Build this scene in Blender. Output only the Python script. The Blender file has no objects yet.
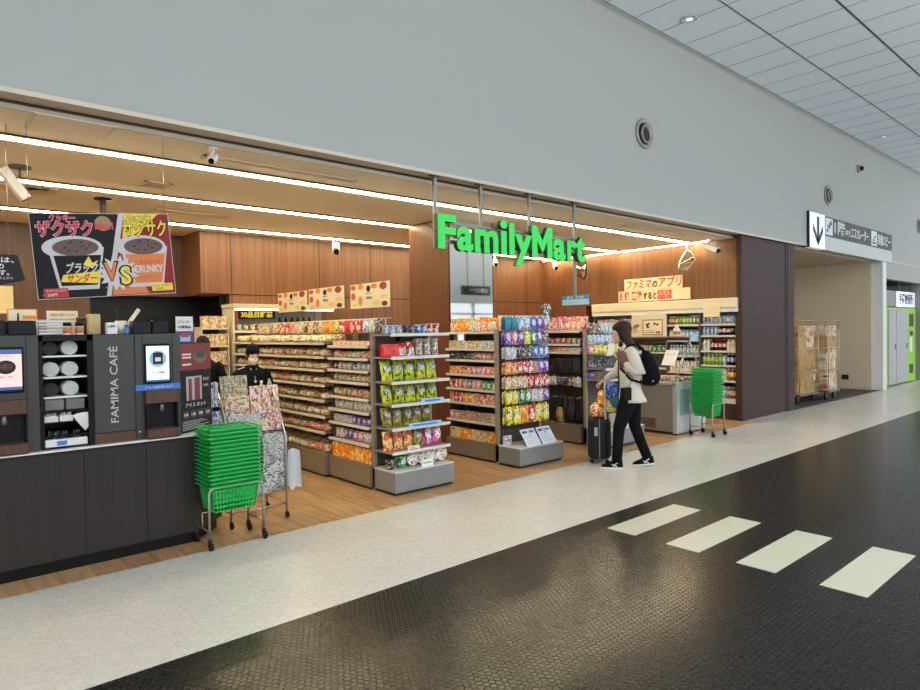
import bpy, math, random
from mathutils import Vector, Matrix, noise
random.seed(7)
PI = math.pi
SC = bpy.context.scene
COL = SC.collection
def S(r, g, b):
    f = lambda c: (c/255/12.92) if c/255 <= 0.04045 else ((c/255+0.055)/1.055)**2.4
    return (f(r), f(g), f(b), 1.0)

# ------------------------------------------------------------------ camera
YAW, PITCH, ROLL, FPX, CY, EYE = math.radians(48.849), math.radians(1.02), math.radians(-.886), 637.7, 343.0, 1.6
fw = Vector((math.cos(YAW)*math.cos(PITCH), math.sin(YAW)*math.cos(PITCH), -math.sin(PITCH)))
r0 = Vector((math.sin(YAW), -math.cos(YAW), 0)); u0 = r0.cross(fw)
rt = r0*math.cos(ROLL)+u0*math.sin(ROLL); up = u0*math.cos(ROLL)-r0*math.sin(ROLL)
cam_data = bpy.data.cameras.new('camera'); cam = bpy.data.objects.new('camera', cam_data); COL.objects.link(cam)
M = Matrix((rt, up, -fw)).transposed().to_4x4(); M.translation = (0, 0, EYE)
cam.matrix_world = M
cam_data.sensor_width = 36; cam_data.lens = FPX/920*36; cam_data.shift_y = (CY-345)/920; cam_data.clip_start = .05
SC.camera = cam
# ------------------------------------------------------------------ world / exposure
W = bpy.data.worlds.new('daylight'); SC.world = W; W.use_nodes = True
WORLD_COL = (0.93, 0.965, 1.0, 1); WORLD_STR = 1.3; WORLD_GROUND = 1.3
bg = W.node_tree.nodes['Background']; _N = W.node_tree.nodes; _L = W.node_tree.links
_tc = _N.new('ShaderNodeTexCoord'); _sx = _N.new('ShaderNodeSeparateXYZ'); _mr = _N.new('ShaderNodeMapRange')   # glow added below the horizon to light the ceiling, sky above
_L.new(_tc.outputs['Generated'], _sx.inputs[0]); _L.new(_sx.outputs['Z'], _mr.inputs[0])
_mr.inputs[1].default_value = -.06; _mr.inputs[2].default_value = .06; _mr.inputs[3].default_value = WORLD_GROUND; _mr.inputs[4].default_value = WORLD_STR
bg.inputs[0].default_value = WORLD_COL; _L.new(_mr.outputs[0], bg.inputs[1])
SC.view_settings.view_transform = 'Standard'; SC.view_settings.look = 'None'
SC.view_settings.exposure = -0.13; SC.view_settings.gamma = 1.0
STRIP = 50.0           # radiance of the store's ceiling light lines
STRIP_COL = (1.0, 0.86, 0.53, 1)

def area(name, loc, sx, sy, power, col, rot=(0,0,0)):
    l = bpy.data.lights.new(name,'AREA'); l.shape='RECTANGLE'; l.size=sx; l.size_y=sy; l.energy=power; l.color=col
    o = bpy.data.objects.new(name,l); COL.objects.link(o); o.location=loc; o.rotation_euler=rot; return o
# fill light added out of view, shining up to brighten the panel ceiling
area('added_ceiling_fill', (12,-4.6,3.2), 34, .6, 3300, (.86,.94,1.0), (math.radians(180-12),0,0))
area('added_wall_fill', (12,-2.2,5.6), 34, .25, 1100, (1,.98,.95), (math.radians(-14),0,0))  # second unseen fill, added to brighten the opposite wall in the mirror
# ------------------------------------------------------------------ materials
MATS = {}
def nodes(name):
    m = bpy.data.materials.new(name); m.use_nodes = True
    nt = m.node_tree; return m, nt, nt.nodes, nt.links, nt.nodes['Principled BSDF']
def mat(name, col, rough=.5, metal=0, em=0, spec=None, trans=0, alpha=1, bump=0, bscale=40, emcol=None, vary=0.0):
    if name in MATS: return MATS[name]
    m, nt, N, L, B = nodes(name)
    B.inputs['Base Color'].default_value = col; B.inputs['Roughness'].default_value = rough
    B.inputs['Metallic'].default_value = metal
    if spec is None and not metal and max(col[:3])<.04: spec=.22
    if spec is not None: B.inputs['Specular IOR Level'].default_value = spec
    if trans: B.inputs['Transmission Weight'].default_value = trans
    if alpha < 1: B.inputs['Alpha'].default_value = alpha
    if em: B.inputs['Emission Color'].default_value = emcol or col; B.inputs['Emission Strength'].default_value = em
    tc = N.new('ShaderNodeTexCoord'); no = N.new('ShaderNodeTexNoise'); no.inputs['Scale'].default_value = bscale
    L.new(tc.outputs['Object'], no.inputs['Vector'])
    mx = N.new('ShaderNodeMix'); mx.data_type = 'RGBA'; mx.blend_type = 'MULTIPLY'
    mx.inputs[0].default_value = vary or .06
    mx.inputs[6].default_value = col; L.new(no.outputs['Color'], mx.inputs[7])
    if not em: L.new(mx.outputs[2], B.inputs['Base Color'])
    if bump:
        bu = N.new('ShaderNodeBump'); bu.inputs['Strength'].default_value = bump; bu.inputs['Distance'].default_value = .005
        L.new(no.outputs[0], bu.inputs['Height']); L.new(bu.outputs[0], B.inputs['Normal'])
    MATS[name] = m; return m
def wood(name, c1, c2, grain='Z', scale=26, rough=.45, stretch=.035, panel=None, bump=.05):
    m, nt, N, L, B = nodes(name)
    tc = N.new('ShaderNodeTexCoord'); mp = N.new('ShaderNodeMapping'); L.new(tc.outputs['Object'], mp.inputs[0])
    sc = [1, 1, 1]; sc['XYZ'.index(grain)] = stretch; mp.inputs['Scale'].default_value = sc
    no = N.new('ShaderNodeTexNoise'); no.inputs['Scale'].default_value = scale; no.inputs['Detail'].default_value = 5
    L.new(mp.outputs[0], no.inputs['Vector'])
    cr = N.new('ShaderNodeValToRGB'); cr.color_ramp.elements[0].position = .32; cr.color_ramp.elements[1].position = .68
    cr.color_ramp.elements[0].color = c1; cr.color_ramp.elements[1].color = c2
    L.new(no.outputs[0], cr.inputs[0]); L.new(cr.outputs[0], B.inputs['Base Color'])
    B.inputs['Roughness'].default_value = rough
    bu = N.new('ShaderNodeBump'); bu.inputs['Strength'].default_value = bump; L.new(no.outputs[0], bu.inputs['Height']); L.new(bu.outputs[0], B.inputs['Normal'])
    MATS[name] = m; return m
def plank_floor(name):
    m, nt, N, L, B = nodes(name)
    tc = N.new('ShaderNodeTexCoord'); mp = N.new('ShaderNodeMapping'); mp.inputs['Rotation'].default_value = (0, 0, PI/2)
    L.new(tc.outputs['Object'], mp.inputs[0])
    br = N.new('ShaderNodeTexBrick'); br.inputs['Scale'].default_value = 1; br.inputs['Brick Width'].default_value = 1.2; br.inputs['Row Height'].default_value = .19
    br.inputs['Mortar Size'].default_value = .0022; br.inputs['Mortar'].default_value = S(120, 86, 58)
    br.inputs['Color1'].default_value = S(205, 164, 118); br.inputs['Color2'].default_value = S(184, 142, 98); br.inputs['Mortar Smooth'].default_value = .2
    L.new(mp.outputs[0], br.inputs['Vector'])
    m2 = N.new('ShaderNodeMapping'); m2.inputs['Scale'].default_value = (1, .1, 1); L.new(tc.outputs['Object'], m2.inputs[0])
    no = N.new('ShaderNodeTexNoise'); no.inputs['Scale'].default_value = 22; no.inputs['Detail'].default_value = 6; L.new(m2.outputs[0], no.inputs['Vector'])
    cr = N.new('ShaderNodeValToRGB'); cr.color_ramp.elements[0].position = .3; cr.color_ramp.elements[1].position = .7
    cr.color_ramp.elements[0].color = S(165, 150, 135); cr.color_ramp.elements[1].color = (1, 1, 1, 1); L.new(no.outputs[0], cr.inputs[0])
    mx = N.new('ShaderNodeMix'); mx.data_type = 'RGBA'; mx.blend_type = 'MULTIPLY'; mx.inputs[0].default_value = .75
    L.new(br.outputs['Color'], mx.inputs[6]); L.new(cr.outputs[0], mx.inputs[7]); L.new(mx.outputs[2], B.inputs['Base Color'])
    B.inputs['Roughness'].default_value = .32
    MATS[name] = m; return m
def tile_floor(name):
    m, nt, N, L, B = nodes(name)
    tc = N.new('ShaderNodeTexCoord')
    br = N.new('ShaderNodeTexBrick'); br.offset = 0; br.inputs['Scale'].default_value = 1; br.inputs['Brick Width'].default_value = .6; br.inputs['Row Height'].default_value = .6
    br.inputs['Mortar Size'].default_value = .0015; br.inputs['Color1'].default_value = (1, 1, 1, 1); br.inputs['Color2'].default_value = (.96, .96, .96, 1); br.inputs['Mortar'].default_value = (.8, .78, .76, 1)
    L.new(tc.outputs['Object'], br.inputs['Vector'])
    vo = N.new('ShaderNodeTexVoronoi'); vo.inputs['Scale'].default_value = 60; L.new(tc.outputs['Object'], vo.inputs['Vector'])
    sp = N.new('ShaderNodeSeparateColor'); L.new(vo.outputs['Color'], sp.inputs[0])
    cr = N.new('ShaderNodeValToRGB'); e = cr.color_ramp.elements; e[0].position = 0; e[0].color = S(198, 193, 184); e[1].position = 1; e[1].color = S(213, 208, 199)
    k = e.new(.5); k.color = S(206, 201, 191); L.new(sp.outputs[0], cr.inputs[0])
    no = N.new('ShaderNodeTexNoise'); no.inputs['Scale'].default_value = 3; no.inputs['Detail'].default_value = 8; L.new(tc.outputs['Object'], no.inputs['Vector'])
    mx = N.new('ShaderNodeMix'); mx.data_type = 'RGBA'; mx.blend_type = 'MULTIPLY'; mx.inputs[0].default_value = 1
    L.new(cr.outputs[0], mx.inputs[6]); L.new(br.outputs[0], mx.inputs[7])
    m3 = N.new('ShaderNodeMix'); m3.data_type = 'RGBA'; m3.blend_type = 'MULTIPLY'; m3.inputs[0].default_value = .12
    L.new(mx.outputs[2], m3.inputs[6]); L.new(no.outputs['Color'], m3.inputs[7]); L.new(m3.outputs[2], B.inputs['Base Color'])
    B.inputs['Roughness'].default_value = .22; B.inputs['Specular IOR Level'].default_value = .45
    MATS[name] = m; return m
def hex_floor(name, size=.034):
    m, nt, N, L, B = nodes(name)
    tc = N.new('ShaderNodeTexCoord')
    def vm(op, a=None, b=None, **k):
        n = N.new('ShaderNodeVectorMath'); n.operation = op
        for i, v in enumerate((a, b)):
            if v is None: continue
            if isinstance(v, tuple): n.inputs[i].default_value = v
            else: L.new(v, n.inputs[i])
        return n
    def ma(op, a, b=0.0):
        n = N.new('ShaderNodeMath'); n.operation = op
        for i, v in enumerate((a, b)):
            if isinstance(v, (int, float)): n.inputs[i].default_value = v
            else: L.new(v, n.inputs[i])
        return n.outputs[0]
    s = 1/size
    p = vm('MULTIPLY', tc.outputs['Object'], (s, s, 0)).outputs[0]
    r = (1.0, 1.7320508, 1.0); h = (.5, .8660254, 0)
    def cell(q):
        f = vm('DIVIDE', q, r).outputs[0]; f = vm('FRACTION', f).outputs[0]; f = vm('MULTIPLY', f, r).outputs[0]
        f = vm('SUBTRACT', f, h).outputs[0]; return vm('MULTIPLY', f, (1, 1, 0)).outputs[0]
    a = cell(p); b = cell(vm('SUBTRACT', p, h).outputs[0])
    def hd(v):
        ab = vm('ABSOLUTE', v).outputs[0]; sx = N.new('ShaderNodeSeparateXYZ'); L.new(ab, sx.inputs[0])
        d = vm('DOT_PRODUCT', ab, (.5, .8660254, 0)).outputs['Value']
        return ma('MAXIMUM', sx.outputs[0], d)
    dist = ma('MINIMUM', hd(a), hd(b))     # 0 centre .. 0.5 edge
    mr = N.new('ShaderNodeMapRange'); mr.inputs[1].default_value = .37; mr.inputs[2].default_value = .47; mr.inputs[3].default_value = 1; mr.inputs[4].default_value = 0
    L.new(dist, mr.inputs[0])
    bu = N.new('ShaderNodeBump'); bu.inputs['Strength'].default_value = .14; bu.inputs['Distance'].default_value = .003
    L.new(mr.outputs[0], bu.inputs['Height']); L.new(bu.outputs[0], B.inputs['Normal'])
    mx = N.new('ShaderNodeMix'); mx.data_type = 'RGBA'; mx.inputs[6].default_value = S(14, 13, 12); mx.inputs[7].default_value = S(30, 27, 24)
    L.new(mr.outputs[0], mx.inputs[0]); L.new(mx.outputs[2], B.inputs['Base Color'])
    m4 = N.new('ShaderNodeMapRange'); m4.inputs[3].default_value = .36; m4.inputs[4].default_value = .2; L.new(mr.outputs[0], m4.inputs[0]); L.new(m4.outputs[0], B.inputs['Roughness'])
    B.inputs['Specular IOR Level'].default_value = .29
    MATS[name] = m; return m
def wrap(name, cols, scale=5, lab=None, aspect=(1, 1), rough=.35, ink=None):
    """printed packaging: blotches of the pack's colours, a label oval with printed lines"""
    if name in MATS: return MATS[name]
    m, nt, N, L, B = nodes(name)
    tc = N.new('ShaderNodeTexCoord'); oi = N.new('ShaderNodeObjectInfo')
    rnd = N.new('ShaderNodeVectorMath'); rnd.operation = 'MULTIPLY_ADD'
    L.new(tc.outputs['Generated'], rnd.inputs[0]); rnd.inputs[1].default_value = (aspect[0], aspect[0], aspect[1])
    cb = N.new('ShaderNodeCombineXYZ'); mm = N.new('ShaderNodeMath'); mm.operation = 'MULTIPLY'; mm.inputs[1].default_value = 40
    L.new(oi.outputs['Random'], mm.inputs[0]); L.new(mm.outputs[0], cb.inputs[0]); L.new(mm.outputs[0], cb.inputs[2]); L.new(cb.outputs[0], rnd.inputs[2])
    vo = N.new('ShaderNodeTexVoronoi'); vo.inputs['Scale'].default_value = scale*1.5; L.new(rnd.outputs[0], vo.inputs['Vector'])
    sp = N.new('ShaderNodeSeparateColor'); L.new(vo.outputs['Color'], sp.inputs[0])
    cr = N.new('ShaderNodeValToRGB'); cr.color_ramp.interpolation = 'CONSTANT'; e = cr.color_ramp.elements
    n = len(cols); pos = [0, .42, .62, .76, .88][:n]
    e[0].position = 0; e[0].color = S(*cols[0]); e[1].position = pos[1] if n > 1 else 1; e[1].color = S(*cols[1 if n > 1 else 0])
    for i in range(2, n): k = e.new(pos[i]); k.color = S(*cols[i])
    L.new(sp.outputs[0], cr.inputs[0]); out = cr.outputs[0]
    if lab:
        lc, cx, cz, rx, rz = lab
        sb = N.new('ShaderNodeVectorMath'); sb.operation = 'SUBTRACT'; L.new(tc.outputs['Generated'], sb.inputs[0]); sb.inputs[1].default_value = (cx, .5, cz)
        sm = N.new('ShaderNodeVectorMath'); sm.operation = 'MULTIPLY'; L.new(sb.outputs[0], sm.inputs[0]); sm.inputs[1].default_value = (1/rx, 0, 1/rz)
        ln = N.new('ShaderNodeVectorMath'); ln.operation = 'LENGTH'; L.new(sm.outputs[0], ln.inputs[0])
        lt = N.new('ShaderNodeMath'); lt.operation = 'LESS_THAN'; L.new(ln.outputs['Value'], lt.inputs[0]); lt.inputs[1].default_value = 1
        no = N.new('ShaderNodeTexNoise'); no.inputs['Scale'].default_value = 9; L.new(rnd.outputs[0], no.inputs['Vector'])
        gt = N.new('ShaderNodeMath'); gt.operation = 'GREATER_THAN'; L.new(no.outputs[0], gt.inputs[0]); gt.inputs[1].default_value = .56
        mi = N.new('ShaderNodeMix'); mi.data_type = 'RGBA'; mi.inputs[6].default_value = S(*lc); mi.inputs[7].default_value = S(*(ink or (40, 35, 40))); L.new(gt.outputs[0], mi.inputs[0])
        mx = N.new('ShaderNodeMix'); mx.data_type = 'RGBA'; L.new(lt.outputs[0], mx.inputs[0]); L.new(out, mx.inputs[6]); L.new(mi.outputs[2], mx.inputs[7]); out = mx.outputs[2]
    L.new(out, B.inputs['Base Color']); B.inputs['Roughness'].default_value = rough
    MATS[name] = m; return m
def newsprint(name, base=(205, 205, 200), dens=.5, sx=26, sz=60, tint=None):
    m, nt, N, L, B = nodes(name)
    tc = N.new('ShaderNodeTexCoord'); mp = N.new('ShaderNodeMapping'); mp.inputs['Scale'].default_value = (sx, sx, sz); L.new(tc.outputs['Generated'], mp.inputs[0])
    no = N.new('ShaderNodeTexNoise'); no.inputs['Scale'].default_value = 1; L.new(mp.outputs[0], no.inputs['Vector'])
    n2 = N.new('ShaderNodeTexVoronoi'); n2.inputs['Scale'].default_value = 4; L.new(tc.outputs['Generated'], n2.inputs['Vector'])
    sp = N.new('ShaderNodeSeparateColor'); L.new(n2.outputs['Color'], sp.inputs[0])
    cr = N.new('ShaderNodeValToRGB'); cr.color_ramp.elements[0].position = .38; cr.color_ramp.elements[1].position = .56
    cr.color_ramp.elements[0].color = S(70, 70, 70); cr.color_ramp.elements[1].color = S(*base); L.new(no.outputs[0], cr.inputs[0])
    c2 = N.new('ShaderNodeValToRGB'); c2.color_ramp.interpolation = 'CONSTANT'; e = c2.color_ramp.elements; e[0].position = 0; e[0].color = (1, 1, 1, 1); e[1].position = .7
    e[1].color = S(*(tint or (200, 200, 200))); L.new(sp.outputs[0], c2.inputs[0])
    mx = N.new('ShaderNodeMix'); mx.data_type = 'RGBA'; mx.blend_type = 'MULTIPLY'; mx.inputs[0].default_value = 1; L.new(cr.outputs[0], mx.inputs[6]); L.new(c2.outputs[0], mx.inputs[7])
    L.new(mx.outputs[2], B.inputs['Base Color']); B.inputs['Roughness'].default_value = .7
    MATS[name] = m; return m

# ------------------------------------------------------------------ mesh builder
class MB:
    def __init__(s, mats=None): s.v = []; s.f = []; s.mi = []; s.sm = []; s.mats = mats or []
    def m(s, mt):
        if mt not in s.mats: s.mats.append(mt)
        return s.mats.index(mt)
    def add(s, vs, fs, mt=None, smooth=False, T=None):
        b = len(s.v); i = s.m(mt) if mt else 0
        s.v += [tuple(T @ Vector(p)) if T else tuple(p) for p in vs]
        for f in fs: s.f.append([b+k for k in f]); s.mi.append(i); s.sm.append(smooth)
        return s
    def box(s, x0, x1, y0, y1, z0, z1, mt=None, T=None):
        vs = [(x0,y0,z0),(x1,y0,z0),(x1,y1,z0),(x0,y1,z0),(x0,y0,z1),(x1,y0,z1),(x1,y1,z1),(x0,y1,z1)]
        return s.add(vs, [(0,3,2,1),(4,5,6,7),(0,1,5,4),(1,2,6,5),(2,3,7,6),(3,0,4,7)], mt, T=T)
    def bbox(s, x0, x1, y0, y1, z0, z1, b, mt=None, T=None):
        """box with chamfered edges"""
        X=(x0,x1);Y=(y0,y1);Z=(z0,z1); vs=[]; idx={}
        for i in (0,1):
            for j in (0,1):
                for k in (0,1):
                    sx=b*(1-2*i);sy=b*(1-2*j);sz=b*(1-2*k)
                    for a,p in enumerate(((X[i],Y[j]+sy,Z[k]+sz),(X[i]+sx,Y[j],Z[k]+sz),(X[i]+sx,Y[j]+sy,Z[k]))): idx[i,j,k,a]=len(vs); vs.append(p)
        F=[]
        for i in (0,1):
            q=[idx[i,0,0,0],idx[i,1,0,0],idx[i,1,1,0],idx[i,0,1,0]]; F.append(q if i else q[::-1])
            q=[idx[0,i,0,1],idx[1,i,0,1],idx[1,i,1,1],idx[0,i,1,1]]; F.append(q[::-1] if i else q)
            q=[idx[0,0,i,2],idx[1,0,i,2],idx[1,1,i,2],idx[0,1,i,2]]; F.append(q if i else q[::-1])
        for i in (0,1):
            for j in (0,1):
                F.append([idx[i,j,0,0],idx[i,j,0,1],idx[i,j,1,1],idx[i,j,1,0]]); F.append([idx[i,0,j,0],idx[i,0,j,2],idx[i,1,j,2],idx[i,1,j,0]]); F.append([idx[0,i,j,1],idx[0,i,j,2],idx[1,i,j,2],idx[1,i,j,1]])
                for k in (0,1): F.append([idx[i,j,k,0],idx[i,j,k,1],idx[i,j,k,2]])
        return s.add(vs, F, mt, T=T)
    def lathe(s, prof, n=12, mt=None, c=(0,0,0), smooth=True, T=None, axis='Z', sy=1):
        vs=[];fs=[]
        for r,z in prof:
            for k in range(n):
                a=2*PI*k/n; p=(r*math.cos(a),r*math.sin(a)*sy,z)
                if axis=='Y': p=(p[0],p[2],p[1])
                if axis=='X': p=(p[2],p[0],p[1])
                vs.append((p[0]+c[0],p[1]+c[1],p[2]+c[2]))
        for i in range(len(prof)-1):
            for k in range(n): fs.append((i*n+k,i*n+(k+1)%n,(i+1)*n+(k+1)%n,(i+1)*n+k))
        s.add(vs,fs,mt,smooth,T)
        b=len(s.v)-len(vs); i=s.m(mt) if mt else 0
        s.f.append([b+k for k in range(n)][::-1]); s.mi.append(i); s.sm.append(False)
        s.f.append([b+(len(prof)-1)*n+k for k in range(n)]); s.mi.append(i); s.sm.append(False)
        return s
    def tube(s, pts, rad, n=8, mt=None, smooth=True, T=None, closed=False):
        pts=[Vector(p) for p in pts]
        if isinstance(rad,(int,float)): rad=[rad]*len(pts)
        vs=[];fs=[]; prev=None
        for i,p in enumerate(pts):
            if closed: d=(pts[(i+1)%len(pts)]-pts[i-1])
            else: d=(pts[min(i+1,len(pts)-1)]-pts[max(i-1,0)])
            d.normalize()
            if prev is None: a=d.orthogonal().normalized()
            else:
                a=prev-d*prev.dot(d); a=a.normalized() if a.length>1e-6 else d.orthogonal().normalized()
            prev=a; b=d.cross(a)
            for k in range(n):
                t=2*PI*k/n; vs.append(p+(a*math.cos(t)+b*math.sin(t))*rad[i])
        m=len(pts)
        for i in range(m if closed else m-1):
            for k in range(n): fs.append((i*n+k,i*n+(k+1)%n,((i+1)%m)*n+(k+1)%n,((i+1)%m)*n+k))
        if not closed: fs.append([k for k in range(n)][::-1]); fs.append([(m-1)*n+k for k in range(n)])
        return s.add(vs,fs,mt,smooth,T)
    def loft(s, rings, n=16, mt=None, smooth=True, T=None, p=2.0):
        """rings of (cx,cy,cz,rx,ry); p>2 squarer"""
        vs=[];fs=[]
        for (cx,cy,cz,rx,ry) in rings:
            for k in range(n):
                a=2*PI*k/n; c=math.cos(a); q=math.sin(a)
                vs.append((cx+rx*math.copysign(abs(c)**(2/p),c),cy+ry*math.copysign(abs(q)**(2/p),q),cz))
        for i in range(len(rings)-1):
            for k in range(n): fs.append((i*n+k,i*n+(k+1)%n,(i+1)*n+(k+1)%n,(i+1)*n+k))
        fs.append([k for k in range(n)][::-1]); fs.append([(len(rings)-1)*n+k for k in range(n)])
        return s.add(vs,fs,mt,smooth,T)
    def ball(s, c, r, mt=None, n=12, m=8, T=None, squash=None):
        rx,ry,rz = (r,r,r) if isinstance(r,(int,float)) else r
        return s.loft([(c[0],c[1],c[2]-rz*math.cos(PI*i/m),max(rx*math.sin(PI*i/m),.0004),max(ry*math.sin(PI*i/m),.0004)) for i in range(m+1)],n,mt,T=T)
    def poly(s, pts, y0, y1, mt=None, T=None):
        """outline in the xz plane extruded from y0 (front) to y1"""
        n=len(pts); vs=[(x,y0,z) for x,z in pts]+[(x,y1,z) for x,z in pts]
        fs=[list(range(n)),list(range(n,2*n))[::-1]]+[(k,k+n,(k+1)%n+n,(k+1)%n) for k in range(n)]
        return s.add(vs,fs,mt,T=T)
    def disc(s, cx, cz, rx, rz, y0, y1, mt=None, n=28, T=None, a0=0, a1=2*PI):
        return s.poly([(cx+rx*math.cos(a0+(a1-a0)*k/n),cz+rz*math.sin(a0+(a1-a0)*k/n)) for k in range(n)],y0,y1,mt,T)
    def text(s, body, x, z, h, mt, y=0, align='CENTER', bold=0.0, width=None, depth=.002, rot=0, T=None, shear=0):
        vs,fs,bb=text_mesh(body,bold)
        w0=bb[1]-bb[0]; h0=.73; k=h/h0; kx=k if width is None else width/w0
        if align=='CENTER': ox=-(bb[0]+bb[1])/2
        else: ox=-bb[0]
        c,q=math.cos(rot),math.sin(rot); out=[]
        for (a,b,t) in vs:
            px=(a+ox)*kx; pz=b*k; px+=shear*pz
            out.append((x+px*c-pz*q, y+(-depth if t>0 else 0), z+px*q+pz*c))
        return s.add(out,fs,mt,T=T)
    def build(s, name, parent=None, loc=(0,0,0), rz=0, **tags):
        o = bpy.data.objects.new(name, s.mesh(name)); COL.objects.link(o)
        o.location = loc; o.rotation_euler = (0,0,rz)
        if parent: o.parent = parent
        for k,v in tags.items(): o[{'cat':'category'}.get(k,k)] = v
        return o
    def mesh(s, name):
        me = bpy.data.meshes.new(name); me.from_pydata(s.v, [], s.f)
        for mt in s.mats: me.materials.append(mt)
        me.polygons.foreach_set('material_index', s.mi); me.polygons.foreach_set('use_smooth', s.sm); me.update(); return me
_TX = {}
def text_mesh(body, bold):
    key=(body,bold)
    if key in _TX: return _TX[key]
    c=bpy.data.curves.new('lettering','FONT'); c.body=body; c.offset=bold; c.extrude=.5; c.resolution_u=3
    o=bpy.data.objects.new('lettering',c); COL.objects.link(o); dg=bpy.context.evaluated_depsgraph_get()
    me=bpy.data.meshes.new_from_object(o.evaluated_get(dg))
    vs=[tuple(v.co) for v in me.vertices]; fs=[list(p.vertices) for p in me.polygons]
    bpy.data.objects.remove(o); bpy.data.curves.remove(c); bpy.data.meshes.remove(me)
    xs=[v[0] for v in vs] or [0,1]
    _TX[key]=(vs,fs,(min(xs),max(xs))); return _TX[key]
def thing(name, label, cat, loc=(0,0,0), rz=0, group=None):
    o=bpy.data.objects.new(name,None); COL.objects.link(o); o.location=loc; o.rotation_euler=(0,0,rz); o.empty_display_size=.1
    o['label']=label; o['category']=cat
    if group: o['group']=group
    return o
def dup(o, parent=None, loc=None, rz=None, **tags):
    c=o.copy(); COL.objects.link(c)
    if parent: c.parent=parent
    if loc is not None: c.location=loc
    if rz is not None: c.rotation_euler=(0,0,rz)
    for k,v in tags.items(): c[k]=v
    for ch in [x for x in o.children]: dup(ch,c)
    return c
class Fr:
    """a local frame on the floor: x to the right along a front, y into it"""
    def __init__(s,x,y,z=0,rz=0): s.o=Vector((x,y,z)); s.rz=rz
    def pt(s,x,y,z): return s.o+Matrix.Rotation(s.rz,3,'Z')@Vector((x,y,z))
ORD='first second third fourth fifth sixth seventh eighth ninth tenth eleventh twelfth thirteenth fourteenth fifteenth sixteenth seventeenth eighteenth nineteenth twentieth'.split()
def ordn(i,n):
    if i==0: return 'leftmost'
    if i==n-1: return 'rightmost'
    if i<20: return ORD[i]+' from left'
    return ORD[n-1-i]+' from right'
# ------------------------------------------------------------------ packs
_PM={}
def pack(kind,w,h,d,mt,m2=None,m3=None):
    key=(kind,round(w,3),round(h,3),round(d,3),mt.name,m2.name if m2 else '',m3.name if m3 else '')
    if key in _PM: return _PM[key]
    b=MB([mt])
    if kind=='bag' or kind=='pouch':
        nx,nz=8,9; vs=[];fs=[]
        for side in (0,1):
            for j in range(nz+1):
                v=j/nz; 
                prof=0 if j in (0,nz) else math.sin(PI*min(1,max(0,(v-.06)/.88)))**.55
                if kind=='pouch': prof=0 if v>.85 else math.sin(PI*min(1,v/.85)*.5+PI/2*0.0)**.5*(1-v/1.1)
                for i in range(nx+1):
                    u=i/nx; e=math.sin(PI*u)**.5 if 0<i<nx else 0
                    x=(u-.5)*w*(1-.07*prof); y=d*.5*prof*e*(1+.12*math.sin(17*u+9*v+w*50)); z=v*h
                    if j in (0,nz): z+=.006*h*((i%2)*2-1)
                    vs.append((x,(-y if side==0 else y),z))
        q=(nx+1)*(nz+1)
        for side in (0,1):
            for j in range(nz):
                for i in range(nx):
                    a=side*q+j*(nx+1)+i; f=[a,a+1,a+nx+2,a+nx+1]; fs.append(f if side==0 else f[::-1])
        b.add(vs,fs,mt,True)
    elif kind=='hang':     # hook pack: flat pouch with a header tab
        b.poly([(-w/2,0),(w/2,0),(w/2,h*.86),(w*.2,h*.9),(w*.14,h),(-w*.14,h),(-w*.2,h*.9),(-w/2,h*.86)],-.002,.002,mt)
        b.loft([(0,0,h*.04,w*.46,.002),(0,0,h*.15,w*.47,d*.5),(0,0,h*.45,w*.47,d*.5),(0,0,h*.76,w*.46,d*.25),(0,0,h*.84,w*.45,.002)],10,mt,p=4)
    elif kind=='box': b.bbox(-w/2,w/2,-d/2,d/2,0,h,min(w,d,h)*.03,mt)
    elif kind=='cup':
        b.lathe([(w*.36,0),(w*.38,h*.04),(w*.47,h*.86),(w*.5,h*.88),(w*.5,h*.94),(w*.47,h*.96),(w*.46,h)],12,mt)
        b.lathe([(w*.5,h*.965),(w*.49,h)],12,m2 or mt)
    elif kind=='bottle':
        b.lathe([(w*.42,0),(w*.5,h*.04),(w*.5,h*.3),(w*.48,h*.32)],10,m2 or mt)
        b.lathe([(w*.485,h*.3),(w*.505,h*.31),(w*.505,h*.66),(w*.47,h*.68)],10,mt)
        b.lathe([(w*.47,h*.67),(w*.4,h*.76),(w*.2,h*.87),(w*.18,h*.91)],10,m2 or mt)
        b.lathe([(w*.22,h*.9),(w*.22,h*.99),(w*.19,h)],10,m3 or m2 or mt)
    elif kind=='can':
        b.lathe([(w*.42,0),(w*.5,h*.05),(w*.5,h*.92),(w*.42,h*.98),(w*.42,h)],10,mt)
    elif kind=='bread':    # bread in a film bag with twisted end
        b.loft([(0,0,0.003,w*.36,d*.36),(0,0,h*.18,w*.45,d*.45),(0,0,h*.5,w*.47,d*.47),(0,0,h*.8,w*.36,d*.38),(0,0,h,w*.15,d*.18)],10,mt,p=2.8)
        b.poly([(-w*.5,h*.35),(-w*.36,h*.2),(-w*.36,h*.7),(-w*.5,h*.8)],-.003,.003,m2 or mt)
        b.poly([(w*.36,h*.2),(w*.5,h*.35),(w*.5,h*.8),(w*.36,h*.7)],-.003,.003,m2 or mt)
    elif kind=='bowl':     # noodle bowl standing on its rim, lid to the front
        b.lathe([(h*.36,d*.5),(h*.4,d*.4),(h*.5,-d*.4),(h*.5,-d*.46)],16,m2 or mt,c=(0,0,h/2),axis='Y')
        b.lathe([(h*.5,-d*.46),(h*.47,-d*.5)],16,mt,c=(0,0,h/2),axis='Y')
    elif kind=='lidstack': # cup lids on edge seen face on
        for k in range(4): b.lathe([(h*.5,-d*.5+k*d*.24),(h*.49,-d*.4+k*d*.24),(h*.4,-d*.36+k*d*.24)],20,mt,c=(0,0,h/2),axis='Y')
    elif kind=='mag': b.bbox(-w/2,w/2,-d/2,d/2,0,h,.001,mt)
    me=b.mesh(kind); _PM[key]=me; return me
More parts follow.
